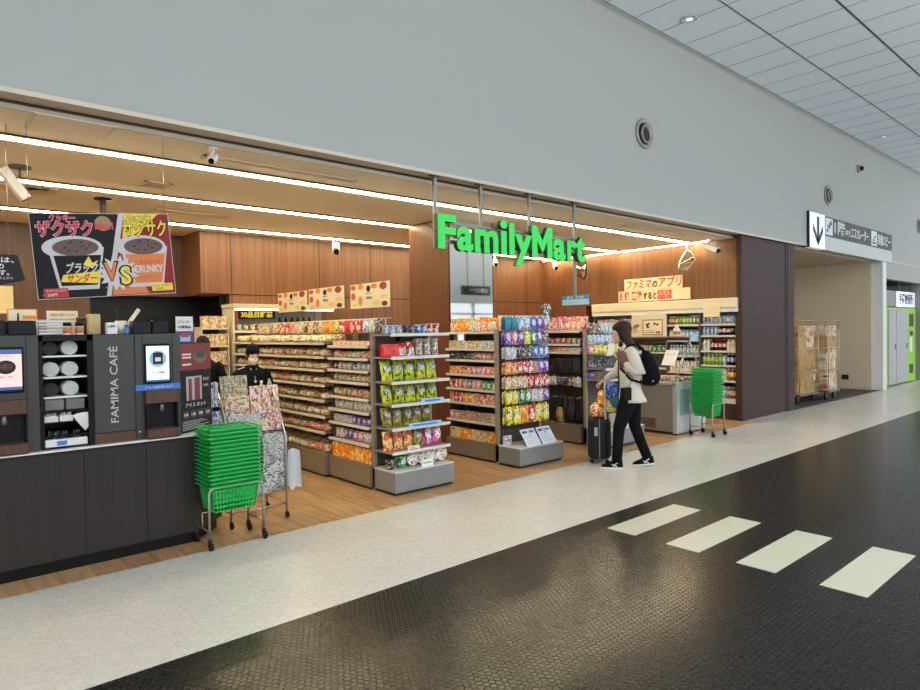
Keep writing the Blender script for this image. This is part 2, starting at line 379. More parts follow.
def item(name,me,loc,rz,label,cat,group,tilt=0,yaw=0,roll=0):
    o=bpy.data.objects.new(name,me); COL.objects.link(o); o.location=loc
    o.rotation_mode='XYZ'; R=Matrix.Rotation(rz+yaw,4,'Z')@Matrix.Rotation(tilt,4,'X')@Matrix.Rotation(roll,4,'Y')
    o.rotation_euler=R.to_euler(); o['label']=label; o['category']=cat; o['group']=group; return o
def row(fr,x0,x1,y,z,specs,name,cat,where,group,tilt=0,jit=.06,gap=.95,n0=0,ntot=None,hang=False,rnd=None):
    """specs: one per item, (kind, h, d, look, material(s))"""
    n=len(specs); st=(x1-x0)/n
    for i,sp in enumerate(specs):
        if sp is None: continue
        kind,h,d,look=sp[:4]; ms=sp[4:]
        w=st*gap if kind!='can' and kind!='bottle' and kind!='bowl' else min(st*gap,h if kind=='bowl' else .07)
        me=pack(kind,w,h,d,*ms)
        zz=z-h if hang else z
        yy=y
        if tilt<0: pass
        o=item(name,me,fr.pt(x0+(i+.5)*st,yy,zz),fr.rz,f"{look}, {ordn(i+n0,ntot or n)} {where}",cat,group,tilt,random.uniform(-jit,jit),0)
# ------------------------------------------------------------------ palette
fascia_m=mat('painted_grey_wall',S(160,162,158),.55,vary=.03); white_m=mat('white_paint',S(225,226,224),.5)
edge_m=mat('fascia_edge',S(196,186,168),.4); dark_m=mat('dark_metal',S(40,37,36),.4); black_m=mat('black_plastic',S(18,18,19),.35)
ceil_in=mat('store_ceiling',S(240,234,214),.7,vary=.03); ceilp=mat('ceiling_panel',S(222,230,236),.55,vary=.03); seam_m=mat('ceiling_seam',S(70,74,78),.6)
strip_m=mat('light_strip',STRIP_COL,.5,em=STRIP,emcol=STRIP_COL); steel=mat('steel',S(178,176,172),.28,.85); steel_d=mat('brushed_grey',S(120,118,114),.35,.6)
rackm=mat('rack_taupe',S(150,138,124),.45,.1); rackg=mat('rack_grey',S(136,138,138),.4,.2); rail_m=mat('price_rail',S(214,208,196),.4); backp=mat('rack_back',S(92,84,76),.6)
wire_m=mat('wire',S(90,90,90),.4,.6); white_pl=mat('white_plastic',S(225,225,222),.4); cream=mat('cream_panel',S(226,214,188),.5)
wood_w=wood('walnut_wall',S(100,62,37),S(124,81,50),'Z',30,.42); wood_d=wood('dark_wood_panel',S(27,20,18),S(40,31,28),'Z',40,.42,.03)
brown_w=wood('brown_shutter_wood',S(52,31,28),S(66,41,37),'Z',60,.65,.03); pillar_w=wood('pillar_wood',S(92,52,32),S(114,68,43),'Z',34,.4)
plank=plank_floor('oak_planks'); tile=tile_floor('speckled_tile'); hexm=hex_floor('honeycomb_rubber')
mirror_m=mat('mirror',S(225,228,228),.03,1,vary=.001); glass_m=mat('glass',(1,1,1,1),.03,trans=1,vary=.001)
glass_m.node_tree.nodes['Principled BSDF'].inputs['IOR'].default_value=1.12
beige=mat('beige_wall',S(206,192,168),.55,vary=.03); carpet=mat('dark_carpet',S(70,62,56),.8,vary=.3,bscale=60); green_g=mat('basket_green',S(34,184,84),.42)
red_m=mat('red_print',S(206,44,42),.5); ink_m=mat('black_print',S(25,22,24),.5); paper=mat('white_paper',S(232,230,226),.6); paper_c=mat('cream_paper',S(238,222,186),.6)
yel_m=mat('yellow_print',S(240,214,48),.5); blue_m=mat('blue_print',S(62,120,196),.5); orange_m=mat('orange_print',S(236,138,44),.5); skyb=mat('pale_blue_print',S(150,200,230),.5)
def st(mb,name,**k): return mb.build(name,kind='structure',**k)
# ------------------------------------------------------------------ structure
FY=4.95; CZ=3.13; FB=3.185; XR=10.76; BY=9.45; HC=5.65
st(MB().box(-4,28,4.8,10.6,-.1,0,plank),'floor_store')
bt=MB(); bt.box(-4,28,3.3,4.8,-.1,.001,tile); bt.box(10.8,12.86,4.8,5.0,-.1,.002,tile); bt.box(12.86,28,4.8,4.97,-.1,.002,tile); bt.box(18.1,28,4.97,7,-.1,.002,tile)
st(bt,'floor_tile'); st(MB().box(-4,28,-4.5,3.3,-.1,0,hexm),'floor')
st(MB().box(12.86,18.1,4.97,9,-.1,.0025,carpet),'floor_alcove')
# crossing marks on the rubber floor
mk=mat('marking_ivory',S(190,188,168),.4,vary=.12,bscale=12)
for i,(y,n) in enumerate(zip((3.08,2.555,2.025,1.50),('farthest from the camera','second from the storefront','third from the storefront','nearest to the camera'))):
    st(MB().box(4.23,5.24,y-.26,y,-.001,.003,mk),'trim_%d'%(i+20))
# upper corridor wall
w=MB(); w.box(-4,28,FY,FY+.22,FB,HC+.03,fascia_m); st(w,'wall_corridor')
st(MB().box(18.38,28,FY+.001,FY+.21,2.75,FB,fascia_m).box(18.1,18.38,FY-.003,FY+.22,0,FB,white_m).box(21.95,28,FY,FY+.22,0,FB,fascia_m),'wall_end')
t=MB(); t.box(-4,12.9,FY-.012,FY+.004,FB-.02,FB+.012,edge_m); t.box(-4,12.9,FY+.205,FY+.222,CZ-.004,FB,edge_m); t.box(-4,12.9,FY+.19,FY+.204,FB-.024,FB-.004,mat('track_bronze',S(84,72,60),.4,.4)); t.box(-4,12.9,FY+.0,FY+.22,FB-.006,FB,edge_m)
t.box(12.9,28,FY-.008,FY+.004,FB-.01,FB+.02,edge_m); st(t,'trim_1')
# corridor ceiling: strips of panels with seams
c=MB(); c.box(-4,28,-6,4.78,HC,HC+.05,ceilp); c.box(-4,28,4.78,FY+.1,HC+.03,HC+.06,white_m); st(c,'ceiling')  # white edge strip: glow of the lit wall gap put into its colour
c=MB()
for y,wd in ((4.76,.006),(3.84,.014),(2.9,.022),(1.96,.006),(1.0,.014),(0,.006),(-1,.014),(-2.2,.01),(-3.4,.01)): c.box(-4,28,y-wd/2,y+wd/2,HC-.004,HC+.001,seam_m)
for i in range(-6,46): c.box(.45+.62*i-.0025,.45+.62*i+.0025,-6,4.78,HC-.003,HC+.001,seam_m)
st(c,'trim_2')
# store ceiling, walls
c=MB(); c.box(-4,XR+.9,FY+.22,10.6,CZ,CZ+.05,ceil_in)
st(c,'ceiling_store')
st(MB().box(12.86,18.1,FY+.22,9,3.15,3.2,beige),'ceiling_alcove')
wb=MB(); wb.box(3.28,XR+.9,BY,BY+.15,2.22,CZ,wood_w); wb.box(3.7,XR+.9,BY,BY+.15,0,2.22,wood_w); wb.box(3.28,3.30,BY+.15,10.3,2.2,CZ,wood_w); wb.box(3.281,3.699,BY+.15,10.3,2.2,2.22,wood_w)
st(wb,'wall_back')
g=MB()
for x in (3.73,5.2,6.2,7.2,8.2,9.3,10.2): g.box(x-.004,x+.004,BY-.003,BY+.001,0,CZ,dark_m)
g.box(3.7,XR,BY-.003,BY+.001,2.2,2.215,dark_m); st(g,'trim_3')
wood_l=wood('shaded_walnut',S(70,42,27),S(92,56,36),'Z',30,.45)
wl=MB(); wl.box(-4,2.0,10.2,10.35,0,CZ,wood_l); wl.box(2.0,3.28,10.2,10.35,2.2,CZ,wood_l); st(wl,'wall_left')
st(MB().box(-4,3.9,10.45,10.6,0,CZ,black_m).box(3.6,3.7,9.6,10.45,0,CZ,black_m),'wall_staff')
wr=MB(); wr.box(XR,XR+.12,5.09,BY,2.1,CZ,wood_w); wr.box(XR+.7,XR+.8,FY+.22,BY,0,CZ,backp); wr.box(XR,XR+.8,8.3,BY,0,2.1,wood_w); wr.box(XR-.02,XR+.8,5.09,5.12,0,2.1,brown_w); st(wr,'wall_right')
g=MB()
for y in (5.9,6.9,7.9,8.9): g.box(XR-.002,XR+.001,y-.003,y+.003,2.12,CZ,dark_m)
st(g,'trim_4')
# brown closing panel between shop and alcove
p=MB(); p.box(XR-.03,12.5,5.0,5.09,.03,FB,brown_w); st(p,'wall_shutter')
p=MB(); p.box(12.5,12.53,5.02,5.1,0,FB,black_m); p.box(12.53,12.56,4.985,5.1,0,FB,steel_d); p.box(12.56,12.86,4.975,5.3,0,FB,brown_w); p.box(XR-.03,12.5,5.01,5.09,0,.03,dark_m); st(p,'trim_5')
st(MB().box(18.0,18.1,FY+.22,9,0,3.2,beige).box(12.86,18.1,8.9,9,0,3.2,beige).box(12.86,12.9,5.3,9,0,3.2,beige),'wall_alcove')
st(MB().box(17.985,18.0,5.17,8.9,0,.07,edge_m),'baseboard_alcove')
# pillar with mirror
st(MB().box(5.52,6.34,6.53,7.4,0,CZ,pillar_w),'wall_pillar')
st(MB().box(-4,-3.9,3.3,10.6,0,CZ,wood_w),'wall_far_left')
mr=thing('pillar_mirror','tall frameless mirror covering the front of the wooden pillar','mirror',(5.52,6.53,0))
MB().box(0.01,.80,-.02,-.004,.1,CZ-.002,mirror_m).build('mirror_glass',mr); MB().box(0,.01,-.022,-.003,.1,CZ-.002,dark_m).box(.80,.815,-.022,-.003,.1,CZ-.002,dark_m).build('mirror_edge',mr)
# opposite side of the concourse (seen in the mirror)
o=MB(); o.box(13.2,17.6,-4.2,-4,2.62,HC,fascia_m); st(o,'wall_opposite')
o=MB()
for x in (13.3,14.4,15.6,17.5): o.box(x-.05,x+.05,-4.15,-4.05,0,3.0,white_m)
o.box(13.2,17.6,-4.15,-4.05,2.2,2.27,white_m); st(o,'window_1')
sg=thing('hanging_direction_sign','dark overhead direction sign reflected in the pillar mirror','sign',(15.3,-3.6,2.88)); MB().box(-.65,.65,-.06,.06,0,.32,dark_m).build('sign_box',sg)
b=MB(); b.text('出発ロビー',-.1,.1,.13,white_m,y=.0); b2=[(-x,-y+.061-.0,z) for x,y,z in b.v]; b.v=[(x,y,z) for x,y,z in b2]; b.build('lettering',sg)
MB().box(-.4,-.38,-.01,.01,.32,2.65,dark_m).box(.38,.4,-.01,.01,.32,2.65,dark_m).build('hanger',sg)
# ------------------------------------------------------------------ store ceiling lights
def strip(x0,x1,y0,y1,label,nm='ceiling_light_line'):
    t=thing(nm,label,'light',((x0+x1)/2,(y0+y1)/2,CZ)); X=(x1-x0)/2; Y=(y1-y0)/2
    MB().box(-X,X,-Y,Y,-.022,-.002,strip_m).build('diffuser',t)
    f=MB()
    if X>Y: f.box(-X,X,-Y-.035,-Y,-.014,-.001,ceil_in); f.box(-X,X,Y,Y+.03,-.014,-.001,ceil_in); f.box(-X,X,-Y-.045,-Y-.035,-.01,-.001,dark_m)
    else: f.box(-X-.035,-X,-Y,Y,-.014,-.001,ceil_in); f.box(X,X+.03,-Y,Y,-.014,-.001,ceil_in)
    f.build('trough',t); return t
strip(-3.5,XR-.09,5.84,5.91,'long glowing ceiling line nearest the shop front')
strip(-3.5,5.5,7.36,7.43,'middle glowing ceiling line left of the pillar')
strip(6.4,XR-.09,7.36,7.43,'middle glowing ceiling line right of the pillar')
strip(-3.5,XR-.09,9.0,9.07,'rearmost glowing ceiling line along the back wall')
strip(XR-.14,XR-.10,5.55,9.35,'glowing ceiling line running along the right wood wall')
# downlights in corridor and alcove
lens_m=mat('lamp_lens',S(240,244,248),.3,em=.9,emcol=(1,1,1,1)); ring_m=mat('lamp_ring',S(200,205,208),.3)
def downlight(x,y,z,r,label,em=lens_m):
    t=thing('downlight',label,'light',(x,y,z))
    MB().lathe([(r,-.012),(r*.8,-.016),(r*.78,-.002)],24,ring_m).build('ring',t); MB().lathe([(r*.76,-.006),(r*.4,-.012),(.001,-.014)],20,em).build('lens',t)
downlight(7.85,4.32,HC,.11,'round corridor downlight nearest the top of the photo'); downlight(15.95,4.32,HC,.11,'round corridor downlight far down the ceiling by the wall')
warm_l=mat('warm_lens',S(255,236,200),.3,em=380,emcol=(1,.82,.6,1))
for x,y,n in ((13.6,6.0,'left'),(14.6,7.4,'middle'),(15.9,6.3,'right')): downlight(x,y,3.15,.12,f'recessed alcove downlight, {n} one of three above the cages',warm_l)
# round supply nozzles in the grey wall
noz=mat('nozzle_grey',S(150,148,142),.4,.2); nozd=mat('nozzle_dark',S(48,46,44),.5)
def nozzle(x,z,label):
    t=thing('air_nozzle',label,'air vent',(x,FY,z))
    MB().lathe([(.20,-.001),(.205,-.02),(.19,-.035),(.15,-.02),(.145,.0)],32,noz,axis='Y').build('collar',t)
    MB().lathe([(.145,-.008),(.14,-.004)],28,nozd,axis='Y').build('throat',t)
    MB().lathe([(.125,-.02),(.13,-.06),(.115,-.06),(.105,-.02)],28,noz,axis='Y',c=(0.01,0,-.01)).lathe([(.10,-.018),(.1,-.024)],24,nozd,axis='Y',c=(0.01,0,-.01)).build('jet_ball',t)
nozzle(7.74,4.28,'large round air nozzle on the grey wall above the shop'); nozzle(14.52,4.31,'round air nozzle above the escalator sign'); nozzle(21.3,4.33,'round air nozzle at the right edge, past the sign')
t=thing('wall_camera','tiny dome device high on the grey wall past the sign','camera',(16.37,FY,5.14)); MB().lathe([(.09,-.002),(.085,-.04),(.05,-.05)],16,noz,axis='Y').build('mount',t); MB().ball((0,-.07,0),.055,nozd).build('dome',t)
# ------------------------------------------------------------------ FamilyMart sign
glow=mat('sign_green',(0.01,.1,.02,1),.6,em=.85,emcol=(0.04,.82,.12,1)); gside=mat('sign_side',S(12,60,34),.5)
sg=thing('shop_name_sign','glowing green shop name in raised letters hung across the entrance','sign',(4.0,4.9,0))
W0=2.35
LET=[('F',.014,.25,.032),('a',.262,.482,.034),('m',.508,.848,.032),('l',1.02,1.1,.038),('y',1.108,1.384,.034),('a',1.75,1.972,.034),('r',2.008,2.18,.034),('t',2.168,2.352,.034)]
def name_letters(y,dep,m_):
    b=MB(); z0=2.43; h=.34
    for c,x0,x1,bo in LET: b.text(c,(x0+x1)/2,z0+.014,h,m_,y=y,bold=bo,width=x1-x0,depth=dep)
    b.box(.895,.975,y-dep,y,z0,z0+.255,m_); b.disc(.937,z0+.325,.052,.046,y-dep,y,m_)
    x=1.388; w=.345; H=.36
    b.box(x,x+.085,y-dep,y,z0,z0+H,m_).box(x+w-.085,x+w,y-dep,y,z0,z0+H,m_)
    b.poly([(x+.08,z0+H),(x+w/2,z0+.19),(x+w-.08,z0+H),(x+w-.08,z0+H-.15),(x+w/2,z0+.06),(x+.08,z0+H-.15)],y-dep,y,m_); return b
name_letters(0,.006,glow).build('letter_faces',sg); name_letters(.055,.052,gside).build('letter_returns',sg)
b=MB(); b.box(.05,2.30,.075,.095,2.50,2.54,steel_d); b.box(.05,2.30,.075,.095,2.70,2.73,steel_d); b.build('rail',sg)
for x,z in ((.07,2.44),(.70,2.5),(1.465,2.5),(2.28,1.98)): MB().box(x-.018,x+.018,.095,.125,z,FB-.01,steel_d).box(x-.05,x+.05,.07,.15,FB-.02,FB-.006,steel_d).build('post',sg)
# ------------------------------------------------------------------ direction sign on fascia
sg=thing('direction_sign','long grey direction sign with a white arrow panel on the wall','sign',(13.42,FY+.095,3.16))
lit=mat('sign_lit_white',S(236,238,250),.4,em=.36,emcol=S(226,230,250)); sgrey=mat('sign_grey',S(66,73,75),.5,spec=.3); slight=mat('sign_light_grey',S(196,200,196),.5)
MB().box(0,.8,-.14,-.01,0,.70,lit).build('arrow_panel',sg)
MB().box(-.012,0,-.145,-.005,-.004,.705,dark_m).box(0,.8,-.145,-.005,.70,.706,dark_m).build('casing',sg)
b=MB(); b.box(.385,.495,-.143,-.141,.13,.63,dark_m); b.poly([(.44,.05),(.70,.34),(.70,.48),(.44,.19),(.18,.48),(.18,.34)],-.143,-.141,dark_m); b.build('arrow',sg)
MB().box(.8,5.3,-.13,-.01,.285,.69,sgrey).build('dark_band',sg); MB().box(.8,5.3,-.128,-.01,0,.285,slight).build('light_band',sg)
b=MB(); b.box(.86,1.26,-.134,-.131,.32,.66,white_pl)
b.text('1階',1.68,.40,.22,white_pl,y=-.131,bold=.012,width=.62); b.text('ゆき',2.18,.40,.12,white_pl,y=-.131,bold=.01,width=.3); b.text('エスカレーター',2.95,.39,.20,white_pl,y=-.131,bold=.014,width=1.15)
b.box(3.72,4.12,-.134,-.131,.32,.66,white_pl); b.text('到着ロビー',4.68,.39,.20,white_pl,y=-.131,bold=.014,width=1.0)
b.text('Escalators to 1F',1.9,.16,.09,white_pl,y=-.129,width=1.4); b.text('Arrival Lobby',4.5,.16,.08,white_pl,y=-.129,width=.8)
b.build('lettering',sg)
b=MB(); 
for k in range(3): b.box(.92+.1*k,1.0+.1*k,-.137,-.134,.38+.07*k,.44+.07*k,sgrey); b.disc(1.0+.08*k,.5+.05*k,.03,.03,-.137,-.134,sgrey,12)
b.poly([(3.78,.36),(4.06,.36),(4.06,.40),(3.78,.40)],-.137,-.134,sgrey); b.poly([(3.80,.44),(4.02,.58),(4.06,.56),(3.9,.46),(3.98,.44),(3.94,.42)],-.137,-.134,sgrey)
b.build('pictogram',sg)
# ------------------------------------------------------------------ lockers at the far right
lime=mat('lime_green',S(150,205,40),.45); lgrey=mat('locker_grey',S(170,168,170),.45)
st(MB().box(18.38,21.95,6.6,6.7,0,2.75,dark_m).box(18.38,21.95,5.17,6.6,2.75,2.8,dark_m).box(21.95,22.0,5.17,6.7,0,2.75,fascia_m),'wall_locker_recess')
t=thing('locker_unit','lime green and grey locker bank in the recess at far right','locker',(18.8,5.13,0))
MB().box(0,2.9,.0,.8,.03,2.06,lime).build('body',t)
for k,(x0,x1) in enumerate(((.37,1.02),(1.05,2.05))): 
    d=MB().bbox(x0,x1,-.02,0,.05,2.0,.004,lgrey).build('door',t); MB().box(x1-.1,x1-.06,-.035,-.02,.95,1.1,steel_d).build('handle',d)
MB().box(2.3,2.65,-.012,0,1.55,1.9,dark_m).build('screen',t); MB().box(2.35,2.6,-.012,0,1.3,1.42,dark_m).build('card_reader',t); MB().box(2.3,2.6,-.012,0,.25,.5,dark_m).build('vent_plate',t)
b=MB().box(2.3,2.55,-.006,0,.85,1.25,paper); b.build('notice',t)
t=thing('locker_sign','white sign with black characters hung above the lime lockers','sign',(20.15,5.19,2.09)); MB().box(0,1.75,0,.05,0,.42,lit).build('sign_panel',t); MB().text('手荷物預所',.88,.11,.22,ink_m,y=0,bold=.02,width=1.3).build('lettering',t)
MB().box(.3,.33,.02,.04,.42,.65,steel_d).box(1.4,1.43,.02,.04,.42,.65,steel_d).build('hanger',t)
MB().box(-1.1,0,.01,.06,0,.42,mat('tinted_panel',S(70,78,80),.2)).build('side_panel',t)
t=MB().bbox(-.08,.08,-.012,0,-.06,.06,.004,dark_m); o=t.build('socket_plate',loc=(17.985,5.75,.3),rz=-PI/2,label='small dark socket plate low on the beige alcove wall',cat='socket')
# ------------------------------------------------------------------ roll cages
kraft=wrap('cardboard',[(198,158,98),(188,148,90),(206,168,110),(164,122,74)],2,rough=.7); kraft2=wrap('printed_carton',[(222,206,176),(206,180,136),(200,104,84),(236,226,200)],2,rough=.6)
brass=mat('cage_wire',S(196,178,140),.35,.5)
def cage(x0,y0,w,d,label,lb,seed,group='roll cages'):
    t=thing('roll_cage',label,'roll cage',(x0,y0,0)); H=1.72
    b=MB()
    for x in (0,w):
        for y in (0,d): b.tube([(x,y,.2),(x,y,H)],.012,8,brass)
    for z in (.22,.62,.66,1.12,1.5,H): b.tube([(0,0,z),(w,0,z)],.009,6,brass); b.tube([(0,0,z),(0,d,z)],.009,6,brass); b.tube([(w,0,z),(w,d,z)],.009,6,brass); b.tube([(0,d,z),(w,d,z)],.009,6,brass)
    b.build('frame',t)
    b=MB(); n=int(w/.09)
    for k in range(1,n): b.tube([(w*k/n,0,.2),(w*k/n,0,H)],.004,5,brass)
    n=int(d/.09)
    for k in range(1,n): b.tube([(0,d*k/n,.2),(0,d*k/n,H)],.004,5,brass); b.tube([(w,d*k/n,.2),(w,d*k/n,H)],.004,5,brass)
    b.build('mesh_side',t); MB().box(-.02,w+.02,-.02,d+.02,.17,.2,steel_d).build('deck',t)
    for x in (.08,w-.08):
        for y in (.08,d-.08):
            c=MB().box(x-.03,x+.03,y-.03,y+.03,.13,.17,steel_d).lathe([(.075,-.02),(.08,-.012),(.08,.012),(.075,.02)],20,black_m,axis='Y',c=(x,y,.08)).build('caster',t)
    r=random.Random(seed); z=.203; k=0; lv=[]
    while z<1.45:
        h=r.choice((.19,.24,.28,.22)); x=.03
        while x<w-.15:
            bw=min(r.choice((.26,.34,.42)),w-.03-x)
            lv.append((x,bw,z,h)); x+=bw+.01
        z+=h+.002
    nl=len(lv)
    for i,(x,bw,z,h) in enumerate(lv):
        o=item('cardboard_box',pack('box',bw,h,d-.08,r.choice(lb)),(x0+x+bw/2,y0+d/2,z),0,f'carton in the {label.split(" ")[0]} roll cage, {ORD[min(i,19)]} counting up from its deck','box','cartons in the roll cages')
cage(13.72,5.22,1.0,.62,'left roll cage packed with brown cartons beside the brown panel',[kraft,kraft2,kraft],3)
cage(14.95,5.10,.62,.62,'right roll cage packed with pale and red printed cartons',[kraft2,kraft2,kraft],5)
# ------------------------------------------------------------------ coffee counter
ct=thing('coffee_counter','dark wood self-service coffee counter with white worktop at lower left','counter',(0,5.05,0))
def prism(b,pts,z0,z1,mt):
    n=len(pts); b.add([(x,y,z0) for x,y in pts]+[(x,y,z1) for x,y in pts],[list(range(n))[::-1],list(range(n,2*n))]+[(k,(k+1)%n,(k+1)%n+n,k+n) for k in range(n)],mt)
cp=[(-1.2,0),(1.70,0),(1.98,.28),(1.98,.62),(-1.2,.62)]
b=MB(); prism(b,cp,.09,.805,wood_d); b.build('body',ct)
b=MB(); prism(b,[(-1.2,.04),(1.68,.04),(1.94,.3),(1.94,.6),(-1.2,.6)],0,.09,black_m); b.build('kick_board',ct)
b=MB(); prism(b,[(-1.2,-.006),(1.703,-.006),(1.99,.28),(1.99,.62),(-1.2,.62)],.827,.838,white_pl); prism(b,[(-1.2,.0),(1.70,.0),(1.985,.28),(1.985,.62),(-1.2,.62)],.805,.827,dark_m); b.build('worktop',ct)
b=MB()
for x in (-.6,-.1,.41,.93,1.33): b.box(x-.0025,x+.0025,-.002,.001,.09,.805,black_m)
b.build('panel_joints',ct)
# coffee machine cabinets
cab=mat('cabinet_grey',S(60,60,58),.45); cabd=mat('cabinet_dark',S(62,62,62),.45); brownp=wood('walnut_laminate',S(70,44,34),S(92,60,46),'Z',40,.4)
scr1=mat('screen_pink',S(216,190,184),.3,em=.75,emcol=S(214,186,182)); scr2=mat('screen_mint',S(200,222,222),.3,em=.8,emcol=S(205,214,222)); scrb=mat('screen_blue',S(60,90,140),.3,em=.6,emcol=S(60,90,140)); scrd=mat('screen_dark',S(52,40,40),.3,em=.15)
def machine(x0,x1,label,k):
    t=thing('coffee_machine',label,'coffee machine',(x0,5.1,.838)); w=x1-x0; ox=x0
    MB().bbox(0,w,0,.45,0,.782,.006,cab).build('cabinet',t)
    MB().box(w*.17-.002,w*.17+.002,-.002,.001,.33,.78,black_m).box(w*.83-.002,w*.83+.002,-.002,.001,.33,.78,black_m).build('seam',t)
    sx0,sx1=(.075,.235); 
    if k==0: sx0,sx1=.155,.33
    s0,s1=.425,.69
    MB().bbox(sx0-.012,sx1+.012,-.016,0,s0-.02,s1+.016,.006,black_m).build('screen_bezel',t)
    b=MB().box(sx0,sx1,-.019,-.016,s0,s1,scr1 if k==0 else scr2); cx=(sx0+sx1)/2
    if k==0:
        b.box(sx0,sx1,-.0205,-.019,s1-.03,s1,scrb); b.disc(cx,s0+.15,.055,.045,-.0205,-.019,scrd,24); b.disc(cx,s0+.155,.04,.02,-.022,-.0205,brownp,20); b.text('HOT / ICE',cx,s0+.08,.012,scrd,y=-.019); b.box(sx0,sx1,-.0205,-.019,s0,s0+.02,scrb); b.text('コーヒー',cx,s1-.05,.014,scrd,y=-.019)
    else:
        b.disc(cx,s0+.17,.06,.062,-.0205,-.019,skyb,26); b.bbox(cx-.035,cx+.035,-.022,-.0205,s0+.13,s0+.21,.0005,scrd); b.disc(cx,s0+.205,.036,.014,-.023,-.022,scrd,20); b.box(cx-.02,cx+.02,-.0235,-.022,s0+.15,s0+.18,white_pl); b.text('マシン 準備中',cx,s0+.06,.012,scrd,y=-.019); b.box(sx0,sx1,-.0205,-.019,s0,s0+.012,scrb)
    b.build('screen',t)
    nx0,nx1=(.06,.285) if k else (.10,.35)
    if k: 
        b=MB().box(0.0,w-.005,-.014,0,.362,.405,blue_m); b.text('コーヒーの抽出が終わるまで',w*.5,.374,.016,white_pl,y=-.014,width=.2); b.build('blue_strip',t)
    MB().bbox(nx0,nx1,-.05,0,.262,.36,.006,brownp).build('nozzle_cover',t)
    b=MB().box(nx0,nx1,-.004,.0,.08,.262,black_m); b.bbox(nx0,nx0+.012,-.05,0,.07,.262,.002,black_m); b.bbox(nx1-.012,nx1,-.05,0,.07,.262,.002,black_m); b.lathe([(.02,.20),(.014,.262)],12,steel_d,c=((nx0+nx1)/2,-.025,0)); b.build('cup_niche',t)
    MB().bbox(nx0,nx1+.004,-.075,0,.005,.075,.006,brownp).build('drip_base',t)
    MB().lathe([(.006,-.008),(.006,.0)],12,white_pl,axis='Y',c=(nx0-.035,0,.06)).build('button',t)
machine(.26,.69,'grey coffee machine with a pink screen at the far left of the counter',0); machine(1.28,1.60,'grey coffee machine with a mint screen and blue strip, beside the cafe panel',1)
# cafe name panel
t=thing('cafe_name_panel','grey upright cabinet with FAMIMA CAFÉ running up its front','cabinet',(1.01,5.1,.838))
MB().bbox(0,.27,0,.45,.075,.782,.005,cab).build('body',t); MB().bbox(0,.268,-.003,.45,0,.075,.003,brownp).build('base_band',t)
b=MB(); b.text('FAMIMA CAFÉ',.155,.42,.052,mat('silver_lettering',S(190,188,182),.35),y=0,rot=PI/2,bold=.006,width=.55); b.build('lettering',t)
# open shelf of lids and cups
t=thing('lid_shelf','black open shelf unit holding cup lids between the coffee cabinets','shelf',(.69,5.1,.838))
b=MB(); b.box(0,.02,0,.45,-.0,.782,black_m).box(.285,.32,0,.45,0,.782,black_m).box(0.02,.285,.43,.45,0,.782,black_m).box(0,.32,0,.45,.74,.782,black_m).box(.02,.285,0,.43,0,.012,black_m); b.build('carcass',t)
for z in (.628,.482,.345): MB().box(.02,.285,.03,.42,z,z+.012,white_pl).build('shelf',t)
lidm=mat('clear_lid',S(205,206,204),.3,vary=.35,bscale=70); lidb=mat('black_lid',S(44,44,46),.35); nap=mat('napkin',S(225,222,216),.7)
sets=[(.64,[(.075,lidb,'dark'),(.19,lidm,'clear')]),(.494,[(.075,lidm,'clear'),(.19,lidm,'clear')]),(.357,[(.075,lidb,'dark'),(.19,lidm,'clear')])]
for r,(z,its) in enumerate(sets):
    for i,(x,m_,nm) in enumerate(its):
        item('lid_stack',pack('lidstack',.1,.092 if m_ is lidb else .1,.16,m_),(.69+x,5.1+.15,.838+z+.001),0,f"stack of {nm} cup lids, {'left' if i==0 else 'right'} on the {('top','middle','third')[r]} shelf of the black unit",'cup lids','cup lid stacks')
cub=mat('clear_box',S(130,132,130),.3,vary=.7,bscale=120)
for i,(x,nm) in enumerate(((.03,'left'),(.155,'right'))): MB().bbox(0,.115,0,.2,0,.075,.004,cub).build('straw_box',loc=(.69+x,5.14,.838+.262),label=f'clear box of sugar sticks, {nm} of two under the lid shelves',cat='box',group='clear stick boxes')
MB().box(.02,.285,.03,.42,.247,.259,black_m).build('shelf',t); MB().box(.02,.285,.03,.42,.08,.09,black_m).build('shelf',t); MB().box(.02,.285,.03,.42,.175,.18,black_m).build('shelf',t)
for i,x in enumerate((.03,.12)):
    b=MB()
    for k in range(6): b.box(.012*k,.012*k+.006,0,.12,0,.05+.012*((k*7)%3),nap)
    b.bbox(-.003,.078,-.004,.125,0,.04,.002,nap); b.build('napkin_pile',loc=(.69+x,5.15,.838+.181),label=('leftmost' if i==0 else 'second')+' pile of white napkins on the lower black shelf',cat='napkins')
b=MB()
for k in range(9):
    a=-.5+k*.13; b.poly([(0,0),(math.sin(a)*.14-.012,math.cos(a)*.13),(math.sin(a)*.14+.012,math.cos(a)*.13)],-.002*k,-.002*k-.001,nap)
o=b.build('napkin_fan',loc=(.955,5.13,.945),label='fan of white napkins spilling at the right of the black shelf',cat='napkins'); 
b=MB().bbox(0,.255,0,.2,0,.05,.003,white_pl); b.build('white_tray',loc=(.712,5.11,.8515),label='low white tray with a blue sticker at the foot of the black shelf',cat='tray')
MB().box(.07,.13,-.002,0,.01,.04,blue_m).build('blue_sticker',bpy.data.objects['white_tray'])
b=MB(); r=random.Random(4)
for k in range(16): x=.02+.2*r.random(); b.tube([(x,.02+.1*r.random(),0),(x+.02*r.random(),.05+.1*r.random(),.04)],.006,6,cub)
b.build('creamer_heap',loc=(.72,5.13,.905),label='loose heap of clear wrapped creamers above the white tray',cat='creamers',kind='stuff')
